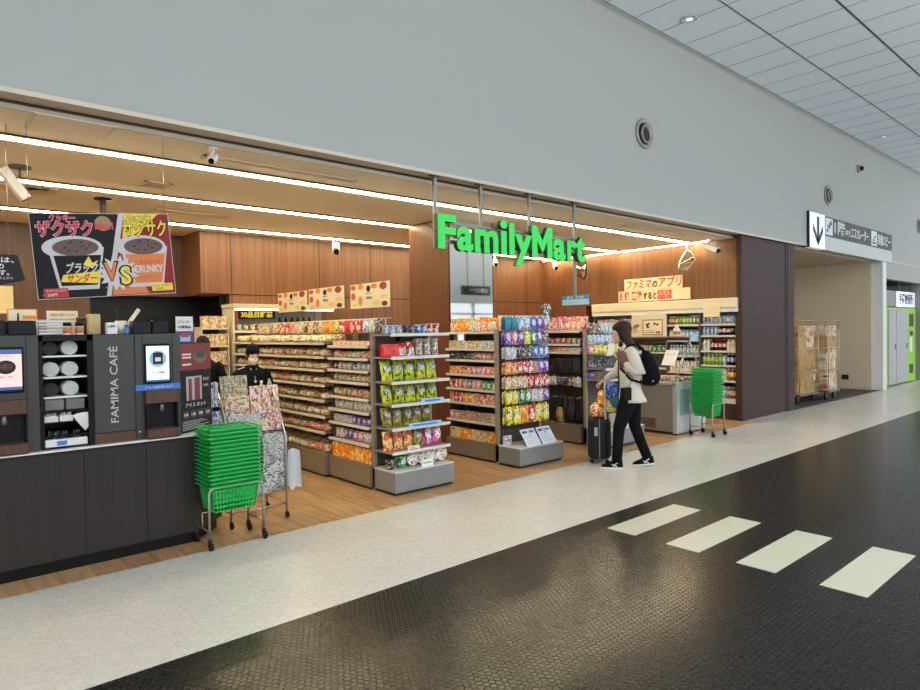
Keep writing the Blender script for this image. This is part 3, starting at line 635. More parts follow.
# menu panel angled at the counter end
t=thing('coffee_menu_panel','tall black coffee menu board with a red top at the counter end','menu board',(1.608,5.144,.838),math.atan2(.198,.31)); 
md=mat('menu_black',S(26,26,28),.5,spec=.3); mr_=mat('menu_red',S(128,52,52),.5)
b=MB(); b.box(0,.368,0,.02,0,.71,md); b.box(0,.368,-.002,0,.49,.70,mr_); b.disc(.24,.60,.075,.055,-.004,-.002,steel_d,24); b.disc(.24,.615,.06,.035,-.005,-.004,mat('coffee_beans',S(88,80,76),.5,vary=.6,bscale=90),24)
for k,(x,z) in enumerate(((.03,.61),(.03,.585),(.03,.53))): b.box(x,x+.1,-.003,-.002,z,z+.012,white_pl)
b.bbox(.07,.25,-.003,0,.25,.44,.0005,lgrey); b.box(.095,.13,-.005,-.003,.25,.42,mr_).box(.165,.2,-.005,-.003,.25,.425,mr_).box(.2,.225,-.005,-.003,.25,.43,mr_)
b.text('カフェラテ',.305,.40,.022,white_pl,y=0,width=.07); b.text('S M L',.305,.35,.02,white_pl,y=0,width=.06); b.text('アイス ホット',.18,.20,.028,white_pl,y=0,width=.24)
for k in range(4): b.box(.03+.085*k,.095+.085*k,-.002,0,.11,.17,cabd); b.text(('100','130','180','220')[k],.062+.085*k,.13,.022,white_pl,y=-.002,width=.045)
for k in range(6): b.box(.02,.02+(.3,.26,.31,.2,.29,.24)[k],-.002,0,.02+.013*k,.025+.013*k,lgrey)
b.build('printed_board',t)
# things on top of the cabinets
def simple(name,b,loc,label,cat,rz=0,**k): return b.build(name,loc=loc,rz=rz,label=label,cat=cat,**k)
T0=1.621
blk=mat('tray_black',S(26,26,30),.2)
for i,(x,w,l) in enumerate(((.30,.22,'black glossy box at the far left on top of the coffee cabinets'),(.53,.16,'black glossy box beside the white wire rack on the cabinets'),(1.30,.13,'left black glossy box on top of the mint screen coffee machine'),(1.435,.115,'right black glossy box on top of the mint screen coffee machine'))):
    b=MB(); b.bbox(0,w,0,.22,0,.10,.006,blk); b.build('black_box',loc=(x,5.2,T0),label=l,cat='box')
t=thing('wire_rack','small white wire rack with paper sheets on top of the lid shelf','rack',(.70,5.22,T0)); b=MB()
for z in (.0,.05,.1): b.tube([(0,0,z+.003),(.2,0,z+.003),(.2,.16,z+.003),(0,.16,z+.003)],.003,6,white_pl,closed=True)
for x,y in ((0,0),(.2,0),(.2,.16),(0,.16)): b.tube([(x,y,0),(x,y,.105)],.003,6,white_pl)
b.build('wire_frame',t); b=MB(); 
for k in range(5): b.box(.01,.19,.01,.15,.006+.02*k,.018+.02*k,paper)
b.build('paper_sheets',t)
jar=mat('jar_orange',S(206,112,70),.4)
for i,x in enumerate((.862,.936)):
    t=thing('spice_jar',('left','right')[i]+' small jar with black cap and orange label above the lids','jar',(x,5.12,1.6205),0,'orange label jars')
    MB().lathe([(.024,0),(.026,.004),(.026,.01)],14,white_pl).lathe([(.0262,.01),(.0262,.052)],14,jar).lathe([(.026,.052),(.022,.06)],14,white_pl).build('jar_body',t); MB().lathe([(.027,.06),(.027,.082),(.024,.086)],14,black_m).build('cap',t)
def card(name,x,y,z,w,h,mt,label,cat,extra=None,rz=0,lean=0):
    b=MB(); b.box(0,w,0,.008,0,h,mt)
    if extra: extra(b,w,h)
    o=b.build(name,loc=(x,y,z),rz=rz,label=label,cat=cat); 
    if lean: o.rotation_euler=(lean,0,rz)
    return o
def ex(b,w,h): b.box(.008,w-.008,-.002,0,.008,h-.008,paper_c); b.poly([(w*.3,.01),(w*.42,.01),(w*.38,h*.85),(w*.33,h*.85)],-.004,-.002,black_m); b.disc(w*.12,h*.3,.02,.025,-.004,-.002,blue_m,16); b.box(w*.5,w*.95,-.004,-.002,h*.6,h*.75,orange_m)
card('picture_card',.56,5.5,T0,.18,.19,orange_m,'orange edged picture card standing behind the black boxes','card',ex)
def ex2(b,w,h): b.text('ご自由にお取りください',w/2,h-.04,.018,ink_m,width=w*.85); b.box(w*.1,w*.9,-.001,0,h-.065,h-.06,ink_m)
card('notice_card',.80,5.52,T0,.2,.18,paper_c,'cream notice card standing behind the white wire rack','card',ex2)
b=MB(); b.bbox(0,.075,0,.1,0,.15,.003,mat('plain_kraft',S(196,172,120),.7)); simple('kraft_carton',b,(1.03,5.3,T0),'tall kraft carton standing on the cabinets behind the cafe panel','box')
b=MB(); b.lathe([(.03,0),(.036,.12),(.038,.12),(.036,.13)],14,mat('paper_cup',S(120,104,80),.6)); simple('paper_cup_stack',b,(1.005,5.42,T0),'brown paper cup stack left of the kraft carton','cups')
b=MB(); b.bbox(0,.07,0,.06,0,.085,.003,paper); b.text('お願い',.035,.05,.016,ink_m); simple('white_box',b,(1.125,5.2,T0),'small white box with tiny writing left of the tong holder','box')
t=thing('utensil_holder','clear holder with a wooden spatula and dark spoon above the cafe panel','holder',(1.24,5.3,T0)); b=MB(); b.lathe([(.035,0),(.04,.1),(.037,.1),(.033,.01)],14,cream); b.build('cup',t); b=MB(); b.box(-.014,.014,-.003,.003,.04,.23,paper_c,T=Matrix.Rotation(.6,4,'Y')); b.build('spatula',t); b=MB(); b.tube([(-.01,0,.03),(-.03,0,.17)],.003,6,dark_m).ball((-.03,0,.18),(.012,.004,.018),dark_m,8,6); b.build('spoon',t)
b=MB(); b.loft([(0,0,0,.09,.06),(0,0,.04,.1,.06),(0,0,.075,.05,.04),(0,0,.085,.01,.01)],12,paper_c); simple('folded_cloth',b,(1.36,5.5,T0),'pale crumpled bag heaped behind the mint screen machine','bag')
t=thing('blue_bottle','small blue capped bottle beside the black boxes on the cabinets','bottle',(1.255,5.2,T0)); MB().lathe([(.018,0),(.02,.01),(.02,.04),(.01,.055)],12,blue_m).build('bottle_body',t); MB().lathe([(.012,.052),(.012,.07)],12,mat('teal',S(40,130,150),.4)).build('cap',t)
t=thing('leaflet_stand','purple and pink leaflet holder topped by a white card at the menu board','stand',(1.70,5.45,.839)); MB().bbox(0,.13,0,.07,0,.86,.004,mat('magenta',S(120,44,92),.5)).build('body',t)
b=MB(); b.box(-.02,.115,-.012,-.004,.80,.92,paper); b.text('エアトリガー',.048,.865,.022,ink_m,y=-.012,width=.11); b.text('お買得品',.048,.825,.018,ink_m,y=-.012,bold=.02,width=.1); b.build('white_card',t)
b=MB(); b.box(-.005,.105,-.016,-.004,.70,.79,mat('blue_card',S(52,78,150),.5)); b.box(.01,.09,-.018,-.016,.715,.765,skyb); b.box(.02,.08,-.02,-.018,.75,.785,red_m); b.build('blue_card',t)
# ------------------------------------------------------------------ hanging boards over the counter
def plane_T(O,U,V): 
    x=Vector(U).normalized(); z=Vector(V).normalized(); y=z.cross(x)*1; M_=Matrix((x,y,z)).transposed().to_4x4(); M_.translation=O; return M_
A=Vector((.676,5.4,2.483)); B_=Vector((1.563,5.235,2.549)); C_=Vector((.731,5.38,1.871)); U=B_-A; V=(A-C_)
U2=U.normalized(); V2=(V-U2*V.dot(U2)).normalized(); Mx=Matrix((U2,V2.cross(U2),V2)).transposed().to_4x4(); Mx.translation=C_
t=thing('ice_cream_banner','large hanging banner of two ice cream cups with a VS burst between','banner',(0,0,0)); t.matrix_world=Mx
bk=mat('banner_black',S(20,19,23),.5,spec=.2); rd=mat('banner_red',S(140,34,30),.5,spec=.25); cupw=mat('cup_white',S(196,192,192),.5); choc=mat('chocolate_ice',S(112,84,78),.6,vary=.5,bscale=60); chocd=mat('cookie_crumb',S(52,36,34),.6); ylw=mat('banner_yellow',S(232,206,52),.5); crim=mat('crimson',S(206,42,72),.5); org=mat('banner_orange',S(214,118,50),.5); gold=mat('gold_disc',S(150,124,72),.5)
w,h=.905,.615
b=MB(); b.box(0,w,-.002,.006,0,h,cupw)
b.poly([(.004,.004),(.43,.004),(.56,h-.004),(.004,h-.004)],-.0035,-.002,bk); b.poly([(.46,.004),(w-.004,.004),(w-.004,h-.004),(.60,h-.004)],-.0035,-.002,rd)
b.poly([(.60,h-.004),(.57,.40),(.72,.50),(.83,h-.004)],-.0045,-.0035,ylw); b.poly([(.47,.01),(.50,.2),(.60,.28),(.66,.12),(.72,.01)],-.0045,-.0035,org)
for (cx,cz,rx,hh,c1,c2) in ((.275,.10,.17,.36,bk,ylw),(.72,.10,.155,.36,org,ylw)):
    b.poly([(cx-rx*.8,cz-.04),(cx+rx*.66,cz-.04),(cx+rx,cz+hh*.74),(cx-rx*1.08,cz+hh*.74)],-.006,-.0045,cupw); b.disc(cx-.03,cz+hh*.74,rx*1.12,.085,-.007,-.0055,cupw)
    b.poly([(cx-rx*.72,cz-.01),(cx+rx*.62,cz-.01),(cx+rx*.86,cz+hh*.58),(cx-rx*.9,cz+hh*.58)],-.0075,-.006,c1); b.disc(cx-.01,cz+hh*.74,rx*.86,.062,-.0085,-.007,choc)
    for k in range(9): b.disc(cx-.01+rx*.6*math.cos(k*2.4)*(.4+.07*k),cz+hh*.76+.035*math.sin(k*2.4),.009,.006,-.0095,-.0085,chocd,8)
    b.disc(cx-.02,cz+hh*.80,.05,.032,-.0092,-.0085,choc)
b.poly([(.15,.12),(.38,.10),(.41,.19),(.17,.17)],-.0085,-.0075,ylw); b.poly([(.30,.24),(.34,.30),(.36,.25),(.40,.27),(.36,.21)],-.0085,-.0075,ylw)
b.text('ブラック',.285,.185,.06,cupw,y=-.0085,bold=.03,width=.2,shear=.2); b.text('サンダー',.28,.115,.05,red_m,y=-.0087,bold=.03,width=.19,shear=.2)
b.text('CRUNKY',.73,.17,.055,cupw,y=-.0078,bold=.035,width=.2); b.text('チョコレート',.745,.235,.028,red_m,y=-.0078,bold=.02,width=.14); b.text('ミルクチョコ',.73,.12,.024,red_m,y=-.0078,width=.13)
for bb,mm,yy in ((.05,cupw,-.0085),(.028,crim,-.0098)):
    b.text('クッキー',.20,h-.058,.045,mm,y=yy,bold=bb,width=.16 if bb<.04 else .165); b.text('ザクザク',.21,h-.16,.092,mm,y=yy,bold=bb,width=.355 if bb<.04 else .362)
for bb,mm,yy in ((.055,bk,-.0085),(.022,ylw,-.0105)): b.text('チョコパフ',.70,h-.058,.045,mm,y=yy,bold=bb,width=.17); b.text('サクサク',.73,h-.165,.10,mm,y=yy,bold=bb,width=.30)
b.disc(.455,h-.075,.055,.055,-.0085,-.0035,gold); b.text('No.1',.46,h-.12,.055,crim,y=-.009,bold=.04,width=.12)
st_=[]; 
for k in range(32): rr=(.135 if k%2 else .095); a=2*PI*k/32; st_.append((.52+rr*1.05*math.cos(a),.17+rr*math.sin(a)))
b.poly(st_,-.0105,-.009,cupw); b.text('V',.475,.12,.14,bk,y=-.0105,bold=.055,width=.115); b.text('V',.475,.122,.132,org,y=-.0125,bold=.03,width=.088); b.text('S',.57,.085,.14,bk,y=-.0105,bold=.06,width=.095); b.text('S',.57,.09,.13,ylw,y=-.0125,bold=.03,width=.068)
b.box(.04,.19,-.011,-.0035,.01,.075,mat('tag_red',S(182,32,46),.5)); b.text('クッキーチョコ入り',.115,.052,.014,white_pl,y=-.011,width=.12); b.text('258円',.09,.02,.018,white_pl,y=-.011,width=.06)
b.box(.74,.885,-.011,-.0035,.025,.08,ylw); b.text('チョコ  サクサク',.81,.055,.014,ink_m,y=-.011,width=.12); b.text('258円',.79,.032,.014,ink_m,y=-.011,width=.05)
r=random.Random(2)
for k in range(26): x=r.uniform(.42,.9) if k%2 else r.uniform(.02,.45); z=r.uniform(.02,.3); b.disc(x,z,.005,.004,-.0045,-.0035,(cupw if k%3 else choc),6)
b.build('printed_board',t)
def wires(pts,name='suspension_wire',parent=None,top=CZ):
    for (x,y,z) in pts:
        o=MB().tube([(x,y,z),(x,y,top)],.0022,5,steel).build(name); 
        if parent: o.parent=parent; o.matrix_parent_inverse=parent.matrix_world.inverted()
bpy.context.view_layer.update()
wires([(.69,5.399,2.482),(1.55,5.238,2.546)],parent=t)
# small black hexagon board at left edge
t=thing('black_hanging_board','black board with white writing hanging at the left edge','board',(.05,5.62,1.96),-.12)
b=MB(); b.poly([(0,-.12),(.44,.01),(.635,.06),(.59,.24),(.0,.245)],0,.006,md); b.text('マシンは、',.44,.185,.034,paper,width=.26,bold=.012); b.text('セルフの',.41,.14,.032,paper,width=.2,bold=.012); b.text('価格です。',.44,.095,.032,paper,width=.2,bold=.012); b.text('コーヒーの出来上がり',.45,.065,.014,paper,width=.22)
b.build('printed_board',t)
MB().tube([(.54,.003,.24),(.54,.003,1.17)],.0022,5,steel).build('suspension_wire',t); MB().tube([(.06,.003,.23),(.06,.003,1.17)],.0022,5,steel).build('suspension_wire',t)
b=MB(); b.box(0,.4,0,.01,0,.36,mat('cream_poster',S(214,196,150),.6)); b.box(.02,.38,-.001,0,.02,.03,paper_c).box(.02,.38,-.001,0,.33,.335,paper_c); simple('cream_poster',b,(.71,10.185,1.93),'cream poster on the dark wood wall at the left edge','poster')
# ------------------------------------------------------------------ ceiling kit
def vent(x,y,w,d,label,slats=6,name='ceiling_vent'):
    t=thing(name,label,'vent',(x,y,CZ)); b=MB(); 
    b.box(-w/2,w/2,-d/2,-d/2+.025,-.012,-.001,cream).box(-w/2,w/2,d/2-.025,d/2,-.012,-.001,cream).box(-w/2,-w/2+.025,-d/2,d/2,-.012,-.001,cream).box(w/2-.025,w/2,-d/2,d/2,-.012,-.001,cream); b.build('frame',t)
    b=MB().box(-w/2+.025,w/2-.025,-d/2+.025,d/2-.025,-.003,-.001,dark_m)
    for k in range(slats): y0=-d/2+.035+(d-.06)*k/slats; b.box(-w/2+.025,w/2-.025,y0,y0+.012,-.01,-.003,cream)
    b.build('grille',t)
t=thing('ceiling_hatch','square ceiling access panel with bright edges nearest the entrance at left','hatch',(.95,5.34,CZ)); MB().box(-.24,.24,-.2,.2,-.008,-.001,ceil_in).build('panel',t)
for x in (-.25,.24): MB().box(x,x+.02,-.22,.22,-.014,-.001,cream).build('frame_side',t)
vent(1.95,6.85,.26,.26,'small square ceiling vent left of centre above the counter aisle'); vent(2.75,8.2,.9,.12,'long slot vent in the ceiling behind the ice cream banner',2); vent(2.7,5.52,1.5,.10,'long slot vent just inside the entrance above the first racks',2); vent(8.9,5.5,1.7,.1,'long slot vent near the right end of the shop ceiling',2)
t=thing('round_diffuser','round ceiling diffuser above the counter at left','vent',(1.0,7.75,CZ)); b=MB()
for rr in (.26,.19,.12): b.lathe([(rr,-.004),(rr*.96,-.022),(rr*.86,-.006)],32,cream)
b.build('rings',t)
t=thing('ceiling_pole','short black ceiling pole with flange behind the ice cream banner','pole',(1.70,7.9,CZ)); MB().lathe([(.09,-.001),(.09,-.015),(.03,-.02)],20,black_m).build('flange',t); MB().lathe([(.032,-.62),(.032,-.018)],14,steel_d).build('tube',t); MB().bbox(-.25,.25,-.03,.03,-.9,-.62,.004,black_m).build('bracket_box',t)
def cctv(x,y,label,rz,z=CZ,sz=1,body=white_pl):
    t=thing('security_camera',label,'camera',(x,y,z),rz); MB().lathe([(.05*sz,-.001),(.05*sz,-.02),(.02*sz,-.025)],16,white_pl).tube([(0,0,-.02),(0,0,-.1*sz)],.012*sz,8,white_pl).build('mount',t)
    T=Matrix.Translation((0,0,-.12*sz))@Matrix.Rotation(.45,4,'X'); b=MB(); b.bbox(-.035*sz,.035*sz,-.12*sz,.1*sz,-.03*sz,.035*sz,.008*sz,body,T=T); b.build('housing',t); MB().lathe([(.026*sz,-.135*sz),(.03*sz,-.12*sz)],14,black_m,axis='Y',T=T).build('lens',t)
cctv(5.2,8.9,'white ceiling camera left of the pillar, near the back wall',-.5,sz=1.5); cctv(1.93,5.22,'small white camera at the entrance edge above the ice cream banner',-.5,sz=.8); cctv(8.9,9.1,'white ceiling camera right of the pillar mirror',-.6,sz=1.3); cctv(10.5,8.9,'white ceiling camera beneath the letter t of the shop sign',-.7,sz=1.3); cctv(10.35,5.35,'white camera in the right corner by the brown panel',-.2,sz=1.4)
t=thing('projector_spot','white box spotlight tilted on a round mount at the left edge','spotlight',(.82,6.85,CZ),.1); MB().lathe([(.09,-.001),(.09,-.015)],20,steel_d).tube([(0,0,-.01),(0,0,-.1)],.012,8,steel_d).build('mount',t); T=Matrix.Translation((-.04,0,-.17))@Matrix.Rotation(.95,4,'Y'); MB().bbox(-.16,.14,-.045,.045,-.04,.04,.006,white_pl,T=T).build('housing',t); MB().box(.14,.15,-.03,.03,-.03,.03,black_m,T=T).build('lens',t)
def dome(x,y,z,r,label,tx,kind):
    t=thing('security_mirror',label,'mirror',(x,y,z),math.radians(-125)); 
    b=MB()
    if kind: b.lathe([(r,0),(r*.93,-.05),(r*.75,-.10),(r*.5,-.14),(.002,-.16)],32,mirror_m,axis='Y',c=(0,0,-.3)).build('convex_mirror',t); MB().lathe([(r*1.02,0),(r*1.04,.01),(r*.98,.02)],32,dark_m,axis='Y',c=(0,0,-.3)).build('rim',t)
    else:
        vs=[];fs=[];n=18;m_=8
        for j in range(m_+1):
            for i in range(n+1):
                a=math.radians(28+124*i/n); q=j/m_; rr=r*1.25*q; vs.append((rr*math.cos(a),-.16*math.cos(q*PI/2*.98)*math.sin(PI*i/n)**.4 if 0<i<n else 0,-.5+rr*math.sin(a)))
        for j in range(m_):
            for i in range(n): q=j*(n+1)+i; fs.append((q,q+n+1,q+n+2,q+1))
        b.add(vs,fs,mirror_m,True); b.build('convex_mirror',t); R2=r*1.28
        MB().poly([(0,-.515)]+[(R2*math.cos(math.radians(26+128*i/14)),-.5+R2*math.sin(math.radians(26+128*i/14))) for i in range(15)],.004,.014,white_pl).build('back_plate',t)
    MB().tube([(0,0.01,-.3),(0,.01,0)],.012,8,steel).build('arm',t)
dome(10.45,5.85,CZ,.27,'fan shaped convex security mirror high above the drinks cooler','',False); dome(10.35,8.05,CZ,.22,'round convex security mirror just right of the shop sign','',True)
# ------------------------------------------------------------------ baskets
def basket(w,d,h,t,name='shopping_basket'):
    w-=.024; d-=.024; b=MB(); tp=.84; nW=13; nD=9
    def P(u,v,z): k=tp+(1-tp)*z/h; return (u*w/2*k,v*d/2*k,z)
    for i in range(nW+1):
        u=-1+2*i/nW
        for v in (-1,1): b.tube([P(u,v,.004),P(u,v,h*.86)],.0035,4,green_g,False)
    for i in range(nD+1):
        u=-1+2*i/nD
        for v in (-1,1): b.tube([P(v,u,.004),P(v,u,h*.86)],.0035,4,green_g,False)
    for k in range(5): z=.004+h*.78*k/4; b.tube([P(-1,-1,z),P(1,-1,z),P(1,1,z),P(-1,1,z)],.004,4,green_g,False,closed=True)
    b.box(-w/2*tp,w/2*tp,-d/2*tp,d/2*tp,0,.004,green_g)
    b.build('body',t)
    b=MB(); o=.03; W2,D2=w/2+o,d/2+o; z0,z1=h*.84,h
    for (x0,x1,y0,y1) in ((-W2,W2,-D2,-D2+.02),(-W2,W2,D2-.02,D2),(-W2,-W2+.02,-D2,D2),(W2-.02,W2,-D2,D2)): b.bbox(x0,x1,y0,y1,z1-.011,z1,.003,green_g)
    for (x0,x1,y0,y1) in ((-w/2+.004,w/2-.004,-d/2+.004,-d/2+.010),(-w/2+.004,w/2-.004,d/2-.01,d/2-.004),(-w/2+.004,-w/2+.01,-d/2,d/2),(w/2-.01,w/2-.004,-d/2,d/2)): b.box(x0,x1,y0,y1,z0+.008,z1-.012,green_g)
    b.build('rim',t)
    for s in (-1,1): MB().tube([(-w*.4,s*.02,h-.005),(-w*.38,s*.10,h+.004),(w*.38,s*.10,h+.004),(w*.4,s*.02,h-.005)],.005,5,green_g).build('handle',t)
def basket_stack(cx,cy,w,d,h,z0,n,sp,ls,lb,grp,rz=0):
    t=thing('basket_stand',ls,'stand',(cx,cy,0),rz); W2,D2=w/2+.012,d/2+.004; zt=z0+h-.01
    for s in (-1,1):
        y=s*D2; b=MB(); b.tube([(-W2,y,.075),(-W2,y,zt-.04),(-W2+.012,y,zt-.012),(-W2+.04,y,zt),(W2-.04,y,zt),(W2-.012,y,zt-.012),(W2,y,zt-.04),(W2,y,.075)],.011,8,steel); b.build('frame',t)
    b=MB()
    for x in (-W2,W2): b.tube([(x,-D2,.14),(x,D2,.14)],.007,6,steel)
    b.tube([(-W2,0,z0-.012),(W2,0,z0-.012)],.006,6,steel); b.tube([(-W2,0,.14),(-W2,0,z0-.012)],.005,6,steel); b.tube([(W2,0,.14),(W2,0,z0-.012)],.005,6,steel); b.build('side_rails',t)
    for x in (-W2,W2):
        for y in (-D2,D2): c=MB().lathe([(.028,-.012),(.032,-.006),(.032,.006),(.028,.012)],16,black_m,axis='X',c=(x+.006,y-.01,.032)).box(x-.012,x+.012,y-.015,y+.012,.04,.085,dark_m).build('caster',t)
    p=thing('shopping_basket',f'{lb}, lowest in its stack','basket',(cx,cy,z0),rz,grp); basket(w,d,h,p)
    for k in range(1,n):
        lab=f'{lb}, topmost in its stack' if k==n-1 else (f'{lb}, {ORD[k]} from the bottom' if k<n/2 else f'{lb}, {ORD[n-1-k]} from the top')
        dup(p,loc=(cx+random.uniform(-.002,.002),cy+random.uniform(-.002,.002),z0+sp*k),rz=rz+random.uniform(-.006,.006),label=lab)
basket_stack(1.89,4.925,.395,.29,.205,.265,15,.0305,'chrome wheeled stand under the green baskets beside the coffee counter','green basket in the stack by the coffee counter','green baskets by the counter')
basket_stack(9.02,4.74,.33,.34,.2,.29,15,.036,'chrome wheeled stand under the green baskets in front of the freezer','green basket in the stack by the freezer','green baskets by the freezer')
# ------------------------------------------------------------------ newspaper rack
np1=newsprint('newsprint',(206,206,202),sx=13,sz=44); np2=wrap('colour_magazine',[(210,190,170),(226,206,110),(190,90,90),(120,100,110)],10,rough=.5); np3=wrap('dark_magazine',[(150,140,130),(90,80,76),(210,200,170),(190,160,80)],11,rough=.5); np4=wrap('pink_tabloid',[(226,206,190),(214,110,116),(230,196,90),(120,90,110)],11,rough=.5); np5=wrap('blue_magazine',[(196,200,212),(90,100,180),(226,226,230),(60,60,100)],6,rough=.5)
t=thing('newspaper_rack','wheeled wire rack of newspapers behind the green baskets','rack',(2.0,5.18,0)); b=MB()
for x in (0,.49):
    b.tube([(x,0,.06),(x,0,.72),(x,.12,.95),(x,.3,1.2)],.009,7,steel); b.tube([(x,.4,.06),(x,.4,1.0),(x,.3,1.2)],.009,7,steel); b.tube([(x,0,.13),(x,.4,.13)],.007,6,steel)
b.tube([(0,0,.13),(.49,0,.13)],.007,6,steel); b.tube([(0,.4,.13),(.49,.4,.13)],.007,6,steel); b.build('frame',t)
b=MB()
for z,y in ((.26,.02),(.72,.1),(.92,.2),(1.07,.28)):
    for k in range(3): b.tube([(0,y-.035+.03*k,z-.012),(.49,y-.035+.03*k,z-.012)],.003,5,steel)
    b.tube([(0,y-.04,z+.04),(.49,y-.04,z+.04)],.003,5,steel)
b.build('wire_shelves',t)
for x in (0,.49):
    for y in (0,.4): MB().lathe([(.026,-.01),(.03,-.005),(.03,.005),(.026,.01)],14,black_m,axis='X',c=(x+.004,y,.03)).build('caster',t)
def sheet(name,x,y,z,w,h,mt,label,th=.012,lean=-.14,cat='newspaper',folds=0):
    b=MB(); b.bbox(0,w,0,th,0,h,.002,mt)
    for k in range(folds): b.bbox(.004,w-.003,-.003-.003*k,-.001-.003*k,h*.52-.01*k,h+.003-.012*k,.001,mt)
    o=b.build(name,loc=(x,y,z),label=label,cat=cat); o.rotation_euler=(lean,0,0); return o
sheet('magazine',2.035,5.44,1.06,.24,.19,np3,'dark covered magazine at the top of the newspaper rack',cat='magazine')
sheet('magazine',2.045,5.37,.91,.215,.165,np2,'warm coloured magazine on the second tier of the newspaper rack',cat='magazine')
sheet('tabloid',2.275,5.36,.755,.265,.40,np4,'tall pink and yellow tabloid at the right of the newspaper rack')
sheet('newspaper',2.03,5.27,.71,.30,.215,np1,'grey folded newspaper on the third tier of the rack',folds=1)
sheet('newspaper',2.29,5.19,.25,.225,.50,np1,'long grey newspaper hanging lowest at the front of the rack',lean=-.04,folds=2)
sheet('newspaper',2.04,5.19,.25,.23,.46,np1,'grey newspaper low on the rack, behind the green baskets',lean=-.04,folds=1)
sheet('magazine',1.955,5.46,.99,.075,.21,np5,'narrow blue magazine at the upper left of the newspaper rack',cat='magazine'); sheet('magazine',1.955,5.40,.80,.075,.16,np5,'pale blue magazine at the lower left of the newspaper rack',cat='magazine')
pb=mat('plastic_bag',S(206,210,212),.25,alpha=.8)
b=MB(); b.add([(0,0,.34),(.05,.0,.36),(.115,0,.33),(.13,0,.0),(.07,0,.02),(.035,0,-.02),(.0,0,.06),(.01,.02,.34),(.06,.035,.35),(.12,.02,.33),(.135,.03,.02),(.07,.04,.02),(.04,.03,-.02),(.0,.03,.06)],[(0,1,4,5,6),(1,2,3,4),(7,8,11,12,13),(8,9,10,11),(0,6,13,7),(2,3,10,9)],pb,True)
o=b.build('plastic_bag',loc=(2.505,5.17,.245),label='crumpled clear white plastic bag hanging off the newspaper rack',cat='bag')
# ------------------------------------------------------------------ display racks
def rack(fr,label,W,D,H,base,zs,sd,name='display_rack',basem=None,hook=False,deckm=None,y0=0.0,posts=True,cat='rack',shm=None,lip=.018,xs=None):
    t=thing(name,label,cat,fr.o,fr.rz); bm_=basem or rackg
    if fr.rz: MB().box(0,.012,.06,D,base,H-.12,backp).build('end_panel',t)
    b=MB(); b.box(0,W,.0,D,.03,base-.05,bm_).box(.0,W,.0,D,base-.048,base-.012,bm_).box(0.004,W-.004,.004,D,base-.052,base-.046,dark_m).box(0,W,-.004,D,base-.012,base,rail_m if basem is None else bm_).box(0.01,W-.01,.02,D,0,.03,dark_m); b.build('base_plinth',t)
    MB().box(.012,W-.012,D-.012,D,base,H-.02,backp).build('back_panel',t)
    if posts:
        for x in (0,W-.035): MB().box(x,x+.035,D-.05,D-.0,0.0,H,rackm).build('upright',t)
    for z in zs:
        s=MB().box(.01,W-.01,D-sd,D-.012,z-.018,z,shm or rackm).build('shelf',t)
        MB().box(.008,W-.008,D-sd-.012,D-sd,z-.024,z+.006,rail_m).build('price_rail',s)
    return t
def cols(*cs): return [S(*c) for c in cs]
# packaging palettes
PK={}
def wp(k,*a,**kw): PK[k]=wrap(k,*a,**kw)
wp('bread_tan',[(206,160,104),(226,196,150),(170,112,62),(236,224,196)],4,((240,226,196),.5,.5,.3,.4))
wp('bread_brown',[(172,116,66),(204,152,92),(118,72,42),(230,210,180)],4,((232,214,180),.4,.5,.25,.35))
wp('bread_green',[(196,176,90),(150,170,70),(220,200,150),(236,230,200)],4,((240,235,210),.5,.5,.3,.3))
wp('bread_red',[(212,170,120),(198,92,66),(232,208,170),(240,230,210)],4,((206,70,54),.6,.5,.22,.35),ink=(240,230,210))
wp('choco',[(70,46,36),(112,72,48),(200,170,140),(232,220,200)],4)
wp('white_pack',[(226,222,214),(206,196,184),(232,228,222),(150,130,120)],4,((236,232,226),.5,.5,.3,.3))
wp('purple',[(108,72,156),(148,112,190),(206,190,226),(70,44,110)],4,((230,220,240),.5,.6,.3,.25))
wp('pink',[(226,128,150),(236,170,184),(246,220,220),(190,60,90)],4,((250,236,232),.5,.55,.32,.28))
wp('red',[(206,36,40),(176,24,32),(232,90,70),(246,236,226)],3,((246,240,232),.5,.35,.34,.2))
wp('redplain',[(214,28,34),(200,24,30),(214,28,34),(230,60,50)],2)
wp('orange',[(238,146,34),(228,124,24),(246,186,60),(250,226,160)],3)
wp('peach',[(240,196,166),(232,160,130),(246,222,196),(214,96,76)],4,((250,232,214),.5,.5,.3,.3))
wp('yellow',[(246,222,40),(240,206,30),(250,236,120),(60,120,60)],3,((250,246,210),.5,.55,.3,.28))
wp('chips_green',[(196,204,50),(176,192,40),(226,214,70),(70,96,40)],4,((196,204,214),.5,.62,.33,.17),ink=(60,66,80))
wp('chips_olive',[(124,116,52),(150,136,56),(60,62,36),(196,176,80)],4,((182,184,200),.5,.62,.33,.17),ink=(50,54,66))
wp('chips_redy',[(206,70,66),(224,120,100),(240,190,90),(246,226,150)],4,((246,214,120),.5,.35,.33,.22),ink=(190,80,40))
wp('chips_pink',[(232,120,184),(206,60,140),(240,170,210),(180,40,110)],2,((244,238,236),.5,.55,.34,.3),ink=(44,40,44))
wp('blue',[(74,110,190),(110,150,214),(196,214,236),(44,66,130)],4,((232,236,244),.5,.55,.3,.25))
wp('ltblue',[(150,186,222),(190,212,232),(226,236,240),(90,130,190)],4,((236,240,244),.5,.5,.3,.3))
wp('teal',[(50,140,146),(90,170,170),(190,222,216),(30,90,100)],5)
wp('green',[(40,140,80),(90,176,110),(210,226,190),(24,84,50)],4,((236,240,220),.5,.5,.28,.28))
wp('dark',[(38,36,42),(60,56,62),(110,104,110),(200,196,200)],5)
wp('jacket',[(30,30,36),(38,38,46),(30,30,36),(60,62,72)],2)
wp('cream',[(226,208,168),(206,180,136),(240,228,200),(160,110,70)],5)
